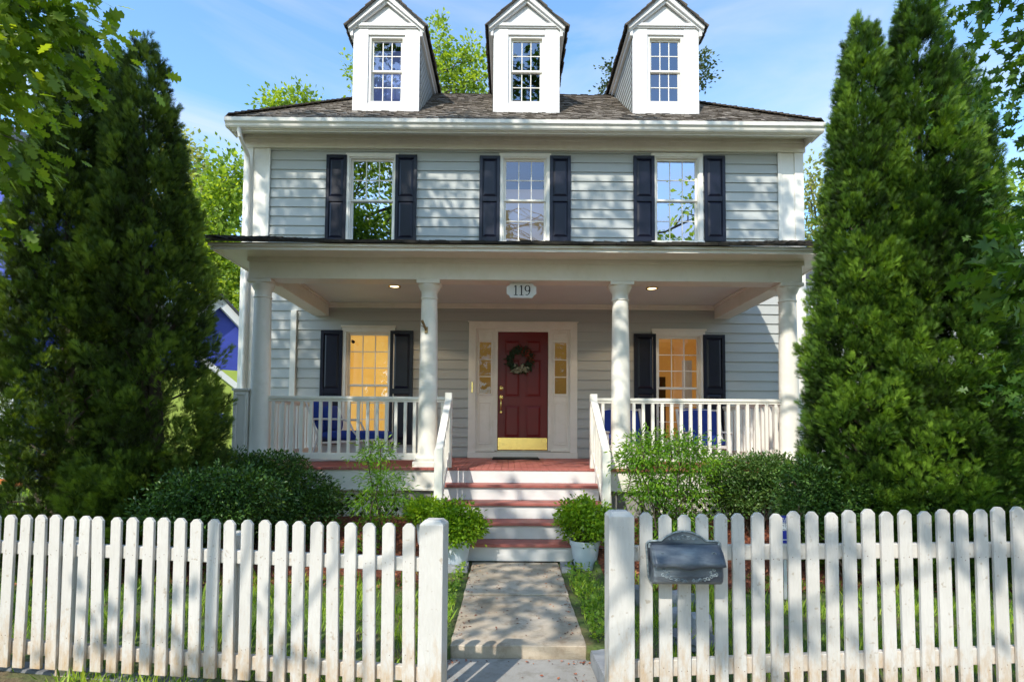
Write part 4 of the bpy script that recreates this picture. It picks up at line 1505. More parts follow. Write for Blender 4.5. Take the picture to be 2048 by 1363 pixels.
f.build('frame', M['chairwhite'], ch, smooth=True)
cushion(xa + .20, xa + 1.22, cy - .30, cy + .30, fz + .31, fz + .46, 'seat_cushion', ch, seed=2)
Mx = Matrix.Translation((xa + .26, cy, fz + .45)) @ Matrix.Rotation(math.radians(-17), 4, 'Y')
cushion(-.08, .09, -.30, .30, -.02, .52, 'back_cushion', ch, Mx, seed=5)
Mx = Matrix.Translation((xa + .36, cy, fz + .45)) @ Matrix.Rotation(math.radians(-12), 4, 'Y')
cushion(-.06, .10, -.27, .27, -.0, .38, 'pillow', ch, Mx, seed=8)


def armchair(xc, yc, label, ang=0):
    a = empty('patio_armchair', (xc, yc, ZP), label, 'armchair', 'patio armchairs with blue cushions')
    T = Matrix.Translation((xc, yc, ZP)) @ Matrix.Rotation(ang, 4, 'Z')
    tp = lambda pts: [tuple(T @ Vector(p)) for p in pts]
    f = MB()
    for s in (-1, 1):
        f.bar(T @ Vector((s * .33, -.30, .46)), T @ Vector((s * .33, .28, .47)), .055, .025)
        f.bar(T @ Vector((s * .33, -.27, .0)), T @ Vector((s * .33, -.25, .45)), .045, .03, up=(0, 1, 0))
        f.bar(T @ Vector((s * .33, .40, .0)), T @ Vector((s * .33, .20, .45)), .045, .03, up=(0, 1, 0))
        f.bar(T @ Vector((s * .33, .10, .30)), T @ Vector((s * .33, .34, .84)), .04, .03, up=(0, 1, 0))
        f.bar(T @ Vector((s * .33, -.27, .22)), T @ Vector((s * .33, .34, .18)), .03, .035)
    f.bar(T @ Vector((-.33, -.26, .24)), T @ Vector((.33, -.26, .24)), .03, .05)
    f.bar(T @ Vector((-.33, .33, .82)), T @ Vector((.33, .33, .82)), .03, .03)
    f.bar(T @ Vector((-.33, .30, .18)), T @ Vector((.33, .30, .18)), .03, .05)
    f.build('frame', M['chairwhite'], a, bevel=.006)
    cushion(-.30, .30, -.26, .28, .25, .37, 'seat_cushion', a, T, seed=3)
    Mx = T @ Matrix.Translation((0, .20, .35)) @ Matrix.Rotation(math.radians(-20), 4, 'X')
    cushion(-.32, .32, -.06, .06, .0, .52, 'back_cushion', a, Mx, seed=int(xc * 10))
    return a


armchair(W(1248, 820, 9.0)[0], 8.95, 'patio armchair with blue cushions partly behind the third column', .05)
armchair(W(1404, 820, 9.0)[0], 8.95, 'patio armchair with blue cushions at the right end of the porch', -.05)
# items inside the right window
rx = lw[1]['x']
MB().box(rx - .28, rx - .02, YW + 1.9, YW + 1.93, ZP + 1.0, ZP + 1.75).build('picture_frame', M['darkwood'], lw[1])
MB().box(rx - .06, rx + .16, YW + 1.4, YW + 1.5, ZP + .2, ZP + 1.55).build('cabinet', M['darkwood'], lw[1])
cu = MB()
for i in range(6): cu.tube([(rx + .18 + i * .03, YW + .35 + .015 * (i % 2), ZP + .2), (rx + .19 + i * .028, YW + .35, ZP + 1.75)], .02, 8)
cu.build('curtain', M['curtain'], lw[1])


# ------------------------------------------------------------------ potted shrubs
def potted(pxc, Y, px_w, py_top, seed, label, potr=.155):
    x, _ = W(pxc, 1080, Y)
    zg = gz(x, Y) + .0
    zg = max(zg, -.05)
    e = empty('potted_shrub', (x, Y, zg), label, 'potted plant', 'leafy shrubs in white pots beside the steps')
    h = .30
    prof = [(potr * .68, zg + .002), (potr * .72, zg + .02), (potr * .96, zg + h - .05), (potr * 1.02, zg + h - .05), (potr * 1.05, zg + h), (potr * .97, zg + h), (potr * .93, zg + h - .04)]
    MB().lathe(prof, x, Y, 36).build('pot', M['pot'], e, smooth=True)
    MB().lathe([(potr * .92, zg + h - .045), (potr * .9, zg + h - .03)], x, Y, 24).build('soil', M['soil'], e)
    rng = np.random.default_rng(seed)
    zt_ = W(pxc, py_top, Y)[1]; r = px_w / 2 / F * Y
    zc = (zg + h * .8 + zt_) / 2; rz_ = (zt_ - zg - h * .8) / 2
    bl = [(x, Y, zc, r * .85, r * .85, rz_)]
    for i in range(7):
        a = rng.uniform(0, 2 * PI); bl.append((x + r * .5 * math.cos(a), Y + r * .5 * math.sin(a), zc + rng.uniform(-.5, .6) * rz_, r * .5, r * .5, rz_ * .45))
    o, C = crown('foliage', rng, bl, 340, 13, .035, .046, T_OVAL, .62, M['boxwood'], e, up=.9, shell=.3, flat=.8)
    mb = MB()
    for i in range(14):
        q = C[rng.integers(len(C))]; limb(mb, (x + rng.normal(0, .03), Y + rng.normal(0, .03), zg + h - .05), q, .006, .003, rng, 4, .05, 5)
    mb.build('stem', M['bark'], e)


potted(912, 6.02, 108, 1000, 31, 'bright green shrub in a white pot at the left foot of the steps')
potted(1170, 6.02, 122, 996, 32, 'bright green shrub in a white pot at the right foot of the steps')
potted(852, 6.30, 80, 1000, 33, 'small bright shrub in a white pot behind the left gate post', .12)


# ------------------------------------------------------------------ shrubs
def shrub(name, label, cat, blobs, n, per, crad, size, mat, seed, tmpl=T_OVAL, wd=.5, group=None, up=.8, stems=12, droop=0, shell=.3, root=None, flat=.7, stemr=.012):
    rng = np.random.default_rng(seed)
    c = np.mean([b[:2] for b in blobs], 0)
    e = empty(name, (c[0], c[1], gz(c[0], c[1])), label, cat, group)
    o, C = crown('foliage', rng, blobs, n, per, crad, size, tmpl, wd, mat, e, up=up, shell=shell, droop=droop, flat=flat)
    mb = MB()
    for i in range(stems):
        q = C[rng.integers(len(C))]
        r0 = (q[0] * .35 + c[0] * .65 + rng.normal(0, .05), q[1] * .35 + c[1] * .65 + rng.normal(0, .05))
        limb(mb, (r0[0], r0[1], gz(*r0) - .02), q, stemr, stemr * .4, rng, 5, .04, 5)
    mb.build('stem', M['bark'], e)
    return e


def pxblobs(rows):
    """rows of (px, py, Y, rx, ry, rz) -> world ellipsoids"""
    out = []
    for px, py, Y, rx_, ry_, rz_ in rows:
        x, z = W(px, py, Y); out.append((x, Y, z, rx_, ry_, rz_))
    return out


shrub('azalea_hedge', 'wide dark green azalea hedge in front of the left porch railing', 'shrub',
      pxblobs([(370, 985, 5.15, .30, .25, .20), (440, 975, 5.3, .32, .28, .20), (500, 985, 5.5, .32, .3, .20), (330, 1030, 5.1, .3, .25, .18), (420, 1030, 5.2, .35, .25, .2), (470, 950, 6.6, .42, .4, .28), (540, 948, 6.6, .42, .42, .24), (605, 980, 6.5, .36, .4, .20), (655, 1000, 6.5, .24, .3, .14),
               (360, 1000, 6.4, .4, .4, .28), (440, 1020, 6.3, .45, .4, .35), (520, 1020, 6.3, .45, .4, .35), (600, 1030, 6.3, .4, .35, .3), (320, 1040, 6.2, .4, .35, .3), (450, 925, 6.8, .3, .3, .14), (560, 935, 6.8, .3, .3, .15)]),
      2600, 17, .045, .042, M['azalea'], 41, wd=.5, stems=26)
shrub('azalea_bush', 'dark azalea bush in front of the right porch railing', 'shrub',
      pxblobs([(1450, 950, 6.7, .24, .3, .22), (1510, 945, 6.7, .28, .3, .22), (1560, 975, 6.6, .3, .3, .25), (1475, 1000, 6.6, .26, .25, .16), (1555, 930, 6.8, .2, .2, .12)]),
      900, 17, .04, .040, M['azalea2'], 42, wd=.5, stems=14)
shrub('azalea_bush', 'low spreading azalea bush at the foot of the right evergreens', 'shrub',
      pxblobs([(1620, 975, 5.6, .3, .3, .25), (1680, 1000, 5.5, .3, .3, .25), (1600, 1020, 5.5, .22, .25, .16), (1750, 1010, 5.4, .4, .3, .28), (1860, 1010, 5.3, .45, .3, .3), (1960, 1010, 5.3, .3, .3, .3)]),
      1100, 17, .045, .042, M['azalea'], 43, wd=.5, stems=14)
shrub('azalea_bush', 'small pale leaved azalea behind the blue yard sign', 'shrub',
      pxblobs([(1580, 1020, 5.45, .13, .15, .12), (1605, 1065, 5.4, .12, .12, .12)]), 90, 16, .03, .034, M['azalea2'], 44, wd=.55, stems=6)
shrub('nandina_shrub', 'tall feathery green shrub to the right of the steps', 'shrub',
      pxblobs([(1290, 905, 6.3, .30, .3, .20), (1350, 895, 6.3, .32, .3, .22), (1400, 920, 6.3, .25, .28, .18), (1320, 960, 6.25, .34, .3, .22), (1385, 975, 6.25, .26, .26, .18), (1290, 985, 6.2, .2, .22, .14), (1350, 1030, 6.2, .26, .22, .18), (1310, 1070, 6.1, .22, .2, .16), (1400, 1050, 6.2, .18, .2, .14), (1262, 920, 6.3, .18, .2, .14)]),
      640, 13, .07, .056, M['nandina'], 45, tmpl=T_OVAL, wd=.30, stems=22, up=.9, droop=.35, shell=.45)
shrub('nandina_shrub', 'airy young green shrub in front of the left stair rail', 'shrub',
      pxblobs([(750, 905, 6.35, .24, .2, .12), (765, 960, 6.3, .28, .22, .16), (740, 1000, 6.3, .22, .2, .12), (790, 990, 6.25, .2, .2, .14), (760, 1040, 6.2, .2, .2, .12), (700, 920, 6.4, .1, .1, .08), (720, 1080, 5.9, .22, .2, .12)]),
      230, 10, .06, .056, M['nandina'], 46, tmpl=T_OVAL, wd=.28, stems=16, up=.9, droop=.35, shell=.6)


# ------------------------------------------------------------------ arborvitae
def arborvitae(label, px, py_top, Y, Rr, seed, mat, nplume, power=.7, zb=.05, group=None, gaps=0.0, px_base=None, ntr=2, belly=0):
    rng = np.random.default_rng(seed)
    x, zt_ = W(px, py_top, Y)
    xb = W(px_base, 900, Y)[0] if px_base else x
    H = zt_ - zb
    e = empty('arborvitae_tree', (xb, Y, gz(xb, Y)), label, 'evergreen tree', group)
    # plume anchors
    n = nplume
    t = 1 - rng.random(n) ** .62                       # more low down where it is wide
    t = np.clip(t, 0, 1) ** 1.0
    az = rng.uniform(0, 2 * PI, n)
    lump = np.array([mnoise.noise(Vector((math.cos(a) * 1.6, math.sin(a) * 1.6, tt * H * 1.5 + seed))) for a, tt in zip(az, t)])
    lump2 = np.array([mnoise.noise(Vector((math.cos(a) * 3.6 + 9, math.sin(a) * 3.6, tt * H * 3.2 + seed))) for a, tt in zip(az, t)])
    base_r = Rr * (1 - t) ** power * (1 - .18 * np.exp(-t * 14) + belly * np.exp(-((t - .35) / .18) ** 2))
    lump = lump * .8 + lump2 * .55
    rad = base_r * (1 + .34 * lump)
    inner = rng.random(n) ** .45
    depth = np.where(rng.random(n) < .76, rng.uniform(.84, 1.0, n), .35 + .5 * inner)
    if gaps > 0:
        g = np.array([mnoise.noise(Vector((math.cos(a) * 1.1 + 5, math.sin(a) * 1.1, tt * H * 1.1 + seed * 2))) for a, tt in zip(az, t)])
        low = np.exp(-((t - .28) / .22) ** 2)
        keep = rng.random(n) > np.clip((g + .12) * 3.0, 0, 1) * gaps * low
        t, az, rad, depth, lump, base_r = [q[keep] for q in (t, az, rad, depth, lump, base_r)]
        n = len(t)
    r = rad * depth
    cx = x + (xb - x) * (1 - t) ** 1.5
    C = np.stack([cx + r * np.cos(az), Y + r * np.sin(az), zb + t * H], 1)
    axis = np.stack([np.cos(az) * .62, np.sin(az) * .62, .62 + .7 * t + rng.normal(0, .12, n)], 1) + rng.normal(0, .16, (n, 3))
    axis = norm(axis)
    K = 36
    ci = np.repeat(np.arange(n), K); m = n * K
    s = rng.uniform(0, 1, m)                            # along the plume
    side = norm(np.cross(axis[ci], rng.normal(size=(m, 3))))
    plen = .15 * rng.uniform(.7, 1.3, n)[ci]
    P = C[ci] + axis[ci] * (s * plen)[:, None] + side * (.060 * (1.12 - s ** 2) * rng.uniform(.2, 1.2, m))[:, None]
    D = axis[ci] * .9 + side * (.75 * (1.1 - s))[:, None] + rng.normal(0, .2, (m, 3))
    Nn = side * .5 + rng.normal(size=(m, 3)) * .55 + np.array([0, 0, .35])
    S = .070 * rng.uniform(.6, 1.3, m)
    cv = rng.random(n)
    var = .46 + (cv[ci] - .5) * .5 + (s - .5) * .34 + lump[ci] * .62 + rng.normal(0, .10, m)  # hollows between lumps coloured darker, shade put into the foliage
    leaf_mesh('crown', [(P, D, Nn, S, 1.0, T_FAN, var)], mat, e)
    mb = MB()
    tr0 = [(xb + .0, Y, gz(xb, Y) - .05), (xb + (x - xb) * .3 + .02, Y, zb + H * .3), (x * .8 + xb * .2 - .01, Y, zb + H * .6), (x, Y, zb + H * .93)]
    mb.tube(tr0, [.085, .06, .035, .008], 9)
    for i in range(46):
        tt = rng.uniform(.03, .85); a = rng.uniform(0, 2 * PI)
        rr = Rr * (1 - tt) ** power * .9
        p0 = np.array([x + (xb - x) * (1 - tt) ** 1.5, Y, zb + max(.05, tt - .06) * H])
        p1 = np.array([p0[0] + rr * math.cos(a), Y + rr * math.sin(a), zb + tt * H + rr * .25])
        limb(mb, p0, p1, .02 * (1 - tt) + .006, .004, rng, 5, .05, 5)
    mb.build('trunk', M['bark'], e)
    return e


arborvitae('tall dark evergreen at the far left, its tip behind the oak leaves', 150, 66, 5.9, .84, 51, M['arbdark'], 3200, gaps=.8, px_base=150, group='evergreens left of the house')
arborvitae('dark evergreen nearest the left side of the porch with a pointed tip', 290, 104, 5.95, .76, 52, M['arbdark'], 3000, gaps=.95, px_base=325, power=.58, group='evergreens left of the house')
arborvitae('narrow dark evergreen tip wedged between the two larger left evergreens', 240, 106, 6.45, .5, 53, M['arbdark'], 1700, gaps=.6, px_base=225, group='evergreens left of the house')
arborvitae('slim green evergreen spire nearest the right side of the porch', 1722, 52, 5.75, .66, 54, M['arb'], 3200, px_base=1735, gaps=.75, group='evergreens right of the house')
arborvitae('tallest and broadest green evergreen, right of the slim spire', 1832, 6, 5.7, .86, 55, M['arb'], 4000, px_base=1845, power=.62, gaps=.7, group='evergreens right of the house')
arborvitae('evergreen at the right edge of the right group, shaded by the maple', 1915, 120, 5.9, .56, 56, M['arb'], 2200, px_base=1925, power=.55, gaps=.7, group='evergreens right of the house')


# feathery side branches of the left evergreen reaching the porch post
def side_branch(parent_label, px0, py0, px1, py1, Y, seed, mat, name='evergreen_branch'):
    pass


# ------------------------------------------------------------------ broadleaf trees
def tree(name, label, trunk, blobs, nclump, per, crad, size, tmpl, wd, mat, seed, group=None, bark='bark', r0=.16, limbs=10, up=.6, shell=.35, droop=.1, cat='tree', limb_r=.045, flat=.6):
    rng = np.random.default_rng(seed)
    tx, ty = trunk[:2]; tz = gz(tx, ty) if abs(tx) < 12 and 0 < ty < 12 else -.15
    e = empty(name, (tx, ty, tz), label, cat, group)
    o, C = crown('crown', rng, blobs, nclump, per, crad, size, tmpl, wd, mat, e, up=up, shell=shell, droop=droop, flat=flat)
    mb = MB()
    zt_ = trunk[2]
    mb.tube([(tx, ty, tz - .1), (tx + .05, ty, zt_ * .35), (tx - .06, ty + .04, zt_ * .7), (tx, ty, zt_)], [r0 * 1.2, r0, r0 * .7, r0 * .3], 12)
    bl = sorted(blobs, key=lambda b: -b[3])
    for i in range(limbs):
        b = bl[i % len(bl)]
        hz = min(zt_ * .95, max(zt_ * .25, b[2] - .35 * math.hypot(b[0] - tx, b[1] - ty)))
        pts = limb(mb, (tx, ty, hz), (b[0], b[1], b[2]), limb_r, limb_r * .35, rng, 7, .04, 7)
        for j in range(4):
            q = C[rng.integers(len(C))]
            d = np.linalg.norm(C - np.array(b[:3]), axis=1)
            near = np.argsort(d)[:max(6, len(C) // max(1, len(blobs)))]
            q = C[near[rng.integers(len(near))]]
            s = pts[rng.integers(3, len(pts))]
            limb(mb, s, q, limb_r * .35, limb_r * .1, rng, 4, .05, 5)
    mb.build('trunk', M[bark], e)
    return e


rb = lambda seed, c, spread, n, r: [(c[0] + a[0] * spread[0], c[1] + a[1] * spread[1], c[2] + a[2] * spread[2], r * s, r * s, r * s * .8) for a, s in
                                    zip(np.random.default_rng(seed).uniform(-1, 1, (n, 3)), np.random.default_rng(seed + 1).uniform(.7, 1.25, n))]

# oak at the left: leaves hang into the frame, crown overhead shades the yard
tree('oak_tree', 'oak with lobed leaves whose boughs hang in at the upper left', (-5.4, 2.2, 8.5),
     [(-3.55, 3.5, 4.05, .55, .7, .45), (-3.75, 3.6, 3.45, .52, .6, .40), (-3.35, 3.9, 4.35, .36, .5, .3), (-3.75, 3.4, 2.75, .25, .5, .3), (-3.7, 3.3, 2.0, .15, .3, .25), (-4.9, 3.0, 5.6, .9, .9, .8), (-5.3, 3.0, 7.0, 1.0, 1.0, .8), (-4.3, 3.2, 7.2, .8, .8, .6)],
     860, 11, .15, .112, T_OAK, 1.1, M['oak'], 61, r0=.22, limbs=6, up=.5, droop=.35, limb_r=.04, shell=.5, flat=.8)
tree('oak_tree', 'unseen spreading oak placed outside the frame to shade the yard from the left', (-6.5, -1.0, 13.4),  # unseen crown, clumps placed for the shade they throw
     [(-2.5, 1.2, 9.3, 1.2, 1.4, .8), (-4.9, 2.9, 9.9, 1.6, 1.5, 1.1), (-5.6, .4, 9.8, 1.7, 1.7, 1.3), (-3.0, -1.0, 7.6, 1.3, 1.3, .9), (-7.2, 1.5, 10.6, 1.6, 1.5, 1.2), (-1.9, -2.2, 6.9, 1.0, 1.0, .7), (-5.2, 3, 8.2, .8, .9, .5), (-2.4, 3.1, 8.0, .7, .8, .4)],
     330, 22, .22, .16, T_OAK, 1.1, M['oak'], 62, r0=.28, limbs=12, limb_r=.08, shell=.5)
tree('maple_tree', 'maple whose dark leaves fill the upper right corner', (5.6, 3.2, 7.5),
     [(4.15, 4.1, 4.2, .60, .6, .55), (4.35, 4.2, 3.3, .55, .6, .6), (3.75, 4.0, 4.85, .40, .5, .30), (4.3, 4.3, 2.35, .35, .4, .35), (4.1, 4.3, 1.75, .25, .35, .25)],
     260, 10, .13, .085, T_MAPLE, 1.0, M['maple'], 63, r0=.17, limbs=7, up=.5, droop=.3, limb_r=.03, shell=.55, flat=.8)
tree('maple_tree', 'near maple bough with broad leaves reaching in at the right edge', (4.9, 2.0, 5.5),
     [(2.95, 3.05, 2.28, .26, .25, .17), (3.2, 3.0, 2.45, .25, .25, .2)],
     44, 9, .09, .115, T_MAPLE, 1.0, M['maple'], 64, r0=.12, limbs=2, up=.5, droop=.3, limb_r=.02, shell=.6, flat=.8)
tree('maple_tree', 'unseen maple placed behind the viewpoint to dapple the right wall', (3.2, -1.5, 12.8),  # out of view, planted for its leaf shadows
     [(2.4, 1.2, 10.0, 1.2, 1.2, .9), (3.4, .4, 9.6, 1.3, 1.3, 1.0), (-.6, -1.6, 7.4, 1.1, 1.2, .8), (1.2, -2.6, 7.2, 1.3, 1.2, .8), (2.8, -3.0, 7.0, 1.2, 1.2, .8)],
     170, 18, .20, .13, T_MAPLE, 1.0, M['maple'], 65, r0=.22, limbs=10, limb_r=.06, shell=.55)

tree('oak_tree', 'unseen slim oak added left of the frame, its dense top shaped to shade the upper wall', (-5.6, 3.0, 12.4),  # added treetop, clumps shaped to shade upper wall and gutter
     [(-5.45, 3, 12.35, .9, .5, .8), (-5.75, 3, 11.2, 1.15, .5, .6), (-4.95, 3, 11.2, 1.0, .5, .6), (-4.3, 3, 10.8, .8, .5, .35), (-6.4, 3, 10.8, .8, .5, .4), (-6.75, 3, 11.9, .55, .5, .5), (-7.0, 3, 11.4, .5, .5, .5), (-4.2, 3, 11.7, .55, .5, .55), (-3.7, 3, 11.4, .5, .5, .4), (-7.0, 3, 9.4, .7, .5, .5), (-6.5, 3, 8.7, .7, .5, .4), (-7.3, 3, 12.98, .6, .5, .22), (-6.2, 3, 12.98, .7, .5, .22), (-5.0, 3, 12.98, .7, .5, .22), (-3.9, 3, 12.98, .6, .5, .22)],
     440, 13, .2, .15, T_OAK, 1.1, M['oak'], 66, r0=.12, limbs=6, limb_r=.04, shell=.7)
tree('maple_tree', 'unseen high maple boughs added above the front yard to shade the wall and porch edge', (4.4, 2.2, 12.0),  # added bands of leaves that shade wall, gutter and porch fascia
     [(-3.2, 3, 12.6, .8, .5, .6), (-2.0, 3, 12.3, .9, .5, .8), (-.6, 3, 12.2, .9, .5, .8), (.7, 3, 12.2, .9, .5, .8), (1.8, 3, 12.3, .8, .5, .8), (-4.9, 3, 7.6, .9, .5, .4), (-3.4, 3, 7.65, .9, .5, .4), (-1.9, 3, 7.65, .9, .5, .4), (-.4, 3, 7.6, .9, .5, .35), (1.0, 3, 7.6, .9, .5, .35), (2.0, 3, 7.6, .6, .5, .35), (-2.8, 3, 12.98, .7, .5, .22), (-1.7, 3, 12.98, .7, .5, .22), (-.5, 3, 12.98, .7, .5, .22), (.6, 3, 12.98, .6, .5, .22)],
     70, 24, .115, .165, T_MAPLE, 1.0, M['maple'], 67, r0=.14, limbs=11, limb_r=.035, shell=.7)
tree('maple_tree', 'unseen young maple added behind the viewpoint to dapple the garden path', (-3.6, -1.2, 6.0),  # added out of view to break up sunlight on the path
     [(-2.3, .2, 5.2, .6, .4, .6), (-1.9, .1, 4.4, .5, .4, .4), (-2.7, .3, 5.9, .5, .4, .4), (-.6, -.6, 4.8, .6, .4, .5), (.9, -.8, 5.0, .7, .4, .5), (-3.6, -.6, 4.2, .6, .4, .4), (2.2, -.8, 5.2, .6, .4, .5)],
     44, 12, .13, .12, T_MAPLE, 1.0, M['maple'], 68, r0=.07, limbs=7, limb_r=.02, shell=.7)

# street trees across the road (seen in the window panes)
for i, (x, y, h, s) in enumerate([(-11, -14, 11, 2.6), (-5, -17, 19, 3.4), (2, -15, 11, 2.6), (9, -16, 18, 3.4), (15, -14, 11, 2.6)]):
    tree('street_tree', ['leafy tree across the street at the far left end of the row', 'tall leafy tree across the street, second in the row', 'shorter leafy tree across the street opposite the gate',
                         'tall leafy tree across the street, fourth in the row', 'leafy tree across the street at the far right end of the row'][i],
         (x, y, h * .8), rb(70 + i, (x, y, h * .5), (s * .95, s * .8, h * .32), 12, s * .55), 340, 13, .42, .36, T_OVAL, .7, M['bgtree'], 80 + i, r0=.25, limbs=8, group='street trees across the road', limb_r=.09)

# trees behind the house
bgs = [
    ('spring_tree', 'bright yellow green tree between the left evergreens and the house', (-9.6, 18, 7.0), [(430, 430, 18, 1.2, 1.2, 1.2), (465, 380, 18, .8, 1, .8), (400, 520, 17.5, 1.3, 1.3, 1.3), (460, 540, 17.5, 1.2, 1.2, 1.2), (440, 640, 17, 1.2, 1.2, 1.2), (470, 340, 18, .5, .6, .6)], 'bgtree', 760, 14, .28, .17),
    ('pale_tree', 'pale olive tree behind the left evergreens with a rounded top', (-11.2, 20, 7.5), [(365, 340, 20, .9, 1.2, 1.3), (390, 400, 20, 1.1, 1.2, 1.2), (350, 290, 20, .5, .6, .7), (350, 450, 20, 1.6, 1.3, 1.5)], 'bgtree2', 460, 13, .28, .17),
    ('spring_tree', 'yellow green treetop showing over the left end of the roof', (-9.0, 24, 12.5), [(590, 212, 24, 1.2, 1.2, .5), (560, 225, 24, 1.0, 1, .5), (625, 205, 24, .5, .8, .35)], 'bgtree', 130, 12, .26, .20),
    ('sparse_tree', 'thin young tree with upright branches between the first two dormers', (-3.2, 22, 16), [(880, 90, 22, .35, .5, 1.2), (905, 140, 22, .7, .6, .9), (945, 120, 22, .5, .6, 1.0), (935, 175, 22, .8, .7, .6), (870, 170, 22, .6, .6, .9), (960, 160, 22, .35, .4, .9), (703, 150, 22, .30, .4, .8), (870, 50, 22, .12, .2, .5)], 'bgtree', 330, 9, .15, .17),
    ('pine_tree', 'dark pine whose branches show on both sides of the third dormer', (5.9, 22, 15.8), [(1225, 145, 22, .35, .5, .7), (1400, 120, 22, .40, .5, .35), (1405, 155, 22, .35, .5, .3), (1215, 180, 22, .3, .4, .3), (1310, 120, 22, 1.0, .8, .9)], 'pine', 150, 10, .16, .15),
    ('cedar_tree', 'small light green conifer beyond the right corner of the house', (9.7, 17, 7.6), [(1620, 345, 17, .3, .4, .5), (1618, 400, 17, .55, .6, .6), (1625, 460, 17, .8, .8, .7), (1640, 540, 17, 1.2, 1.0, 1.0)], 'bgtree2', 220, 12, .2, .15),
    ('spring_tree', 'leafy tree beyond the roof of the right neighbour house', (15.5, 22, 9), [(1800, 420, 22, 2.0, 1.6, 1.6), (1900, 380, 22, 2.0, 1.6, 1.6), (2000, 420, 22, 2.0, 1.6, 1.6)], 'bgtree', 260, 12, .4, .22),
    ('spring_tree', 'leafy tree behind the blue house at the left edge', (-17, 20, 8), [(120, 380, 20, 2.2, 1.6, 1.8), (220, 430, 20, 2.0, 1.6, 1.6), (40, 460, 20, 1.8, 1.5, 1.5)], 'bgtree', 240, 12, .4, .22),
]
for i, (nm, lb, tk, rows, mt, nc, per, cr_, sz) in enumerate(bgs):
    tree(nm, lb, tk, pxblobs(rows), nc, per, cr_, sz, T_OVAL, .65, M[mt], 100 + i, bark='bark2', r0=.2, limbs=min(6, len(rows)), limb_r=.05, shell=.5)


# ------------------------------------------------------------------ neighbours
def neighbour_gable():
    e = empty('blue_garage', (-8.6, 14.5, 0), 'blue gabled building with lime green lower walls beside the left porch post', 'building')
    ap = W(438, 604, 13.0)
    ax, az_ = ap
    # local frame: gable faces front-right
    ang = math.radians(38)
    u = Vector((math.cos(ang), math.sin(ang), 0)); nrm = Vector((math.sin(ang), -math.cos(ang), 0))
    O = Vector((ax, 13.0, 0))
    P = lambda a, z, o=0: O + u * a + nrm * o + Vector((0, 0, z))
    hw2 = 2.4; g = 1.0
    m = MB(); m.poly([P(-hw2, az_ - hw2 * g), P(hw2, az_ - hw2 * g), P(0, az_)]); m.build('gable_wall', M['bluehouse'], e)
    zl = az_ - 1.55
    m = MB(); m.poly([P(-hw2, -.3, .01), P(hw2, -.3, .01), P(hw2, az_ - hw2 * g, .01), P(.9, zl - .0, .01), P(-hw2, zl, .01)]); m.build('lower_wall', M['lime'], e)
    m = MB()
    for s in (-1, 1):
        m.bar(P(0, az_ + .0, .12), P(s * (hw2 + .2), az_ - (hw2 + .2) * g, .12), .12, .20, up=(0, 0, 1))
    m.bar(P(-.5, zl + .35, .05), P(1.6, zl - 1.3, .05), .06, .13)
    m.build('rake_board', M['nwhite'], e)
    m = MB()
    for s in (-1, 1):
        a0, a1 = P(0, az_ + .16, .25), P(s * (hw2 + .3), az_ - (hw2 + .3) * g + .16, .25)
        b0, b1 = P(0, az_ + .16, -5), P(s * (hw2 + .3), az_ - (hw2 + .3) * g + .16, -5)
        m.quad(a0, a1, b1, b0); m.quad(*[q - Vector((0, 0, .07)) for q in (a0, a1, b1, b0)])
        m.quad(a0, a1, a1 - Vector((0, 0, .07)), a0 - Vector((0, 0, .07)))
    m.build('roof', M['rooff'], e)
    m = MB(); m.poly([P(-hw2, -.3), P(-hw2, -.3, -5), P(-hw2, az_ - hw2, -5), P(-hw2, az_ - hw2)]); m.poly([P(hw2, -.3), P(hw2, -.3, -5), P(hw2, az_ - hw2, -5), P(hw2, az_ - hw2)])
    m.build('side_wall', M['lime'], e)
    m = MB(); x, z = W(448, 838, 12.9); m.box(x - .32, x + .3, 12.4, 12.46, z - .12, z + .12); m.build('window', M['bluehouse'], e)


neighbour_gable()
bh = empty('blue_house', (-12, 12.5, 0), 'tall blue house with a white lower storey behind the left evergreens', 'house')
m = MB(); siding(m, -19, -10.4, 2.75, 7.2, [(-12.4, -11.5, 3.6, 5.2)], (0, 12.0, 0), (0, -1, 0), (1, 0, 0), .2); m.build('upper_wall', M['bluehouse'], bh)
m = MB(); siding(m, -19, -10.4, -.2, 2.6, [(-11.9, -10.9, .9, 2.1)], (0, 12.0, 0), (0, -1, 0), (1, 0, 0), .2); m.box(-19, -10.35, 11.93, 12.0, 2.6, 2.75); m.build('lower_wall', M['nwhite'], bh)
m = MB(); m.box(-19, -10.42, 12.1, 17, -.2, 7.1); m.build('core_wall', M['bluehouse'], bh)
for (x0, x1, z0, z1) in ((-12.4, -11.5, 3.6, 5.2), (-11.9, -10.9, .9, 2.1)):
    m = MB(); m.frame(x0 - .08, x1 + .08, z0 - .08, z1 + .08, .09, 11.95, 12.03); m.box(x0, x1, 11.99, 12.02, (z0 + z1) / 2 - .02, (z0 + z1) / 2 + .02); w_ = m.build('window', M['nwhite'], bh)
    MB().box(x0, x1, 12.03, 12.05, z0, z1).build('pane', M['glass'], w_)
m = MB(); siding(m, -10.4, -7.6, -.2, 3.6, [], (0, 13.4, 0), (0, -1, 0), (1, 0, 0), .2); m.box(-10.4, -7.62, 13.45, 16, -.2, 3.6); m.build('wing_wall', M['nwhite'], bh)
m = MB(); m.prism([(-10.4, 3.6), (-7.4, 3.6), (-8.2, 4.3), (-10.4, 4.3)], 13.1, 16.2); m.build('wing_roof', M['rooff'], bh)
m = MB(); m.prism([(-19.3, 7.1), (-10.0, 7.1), (-12.0, 8.6), (-17, 8.6)], 11.6, 17.3); m.build('roof', M['rooff'], bh)
x, z = W(-30, 965, 9.6)
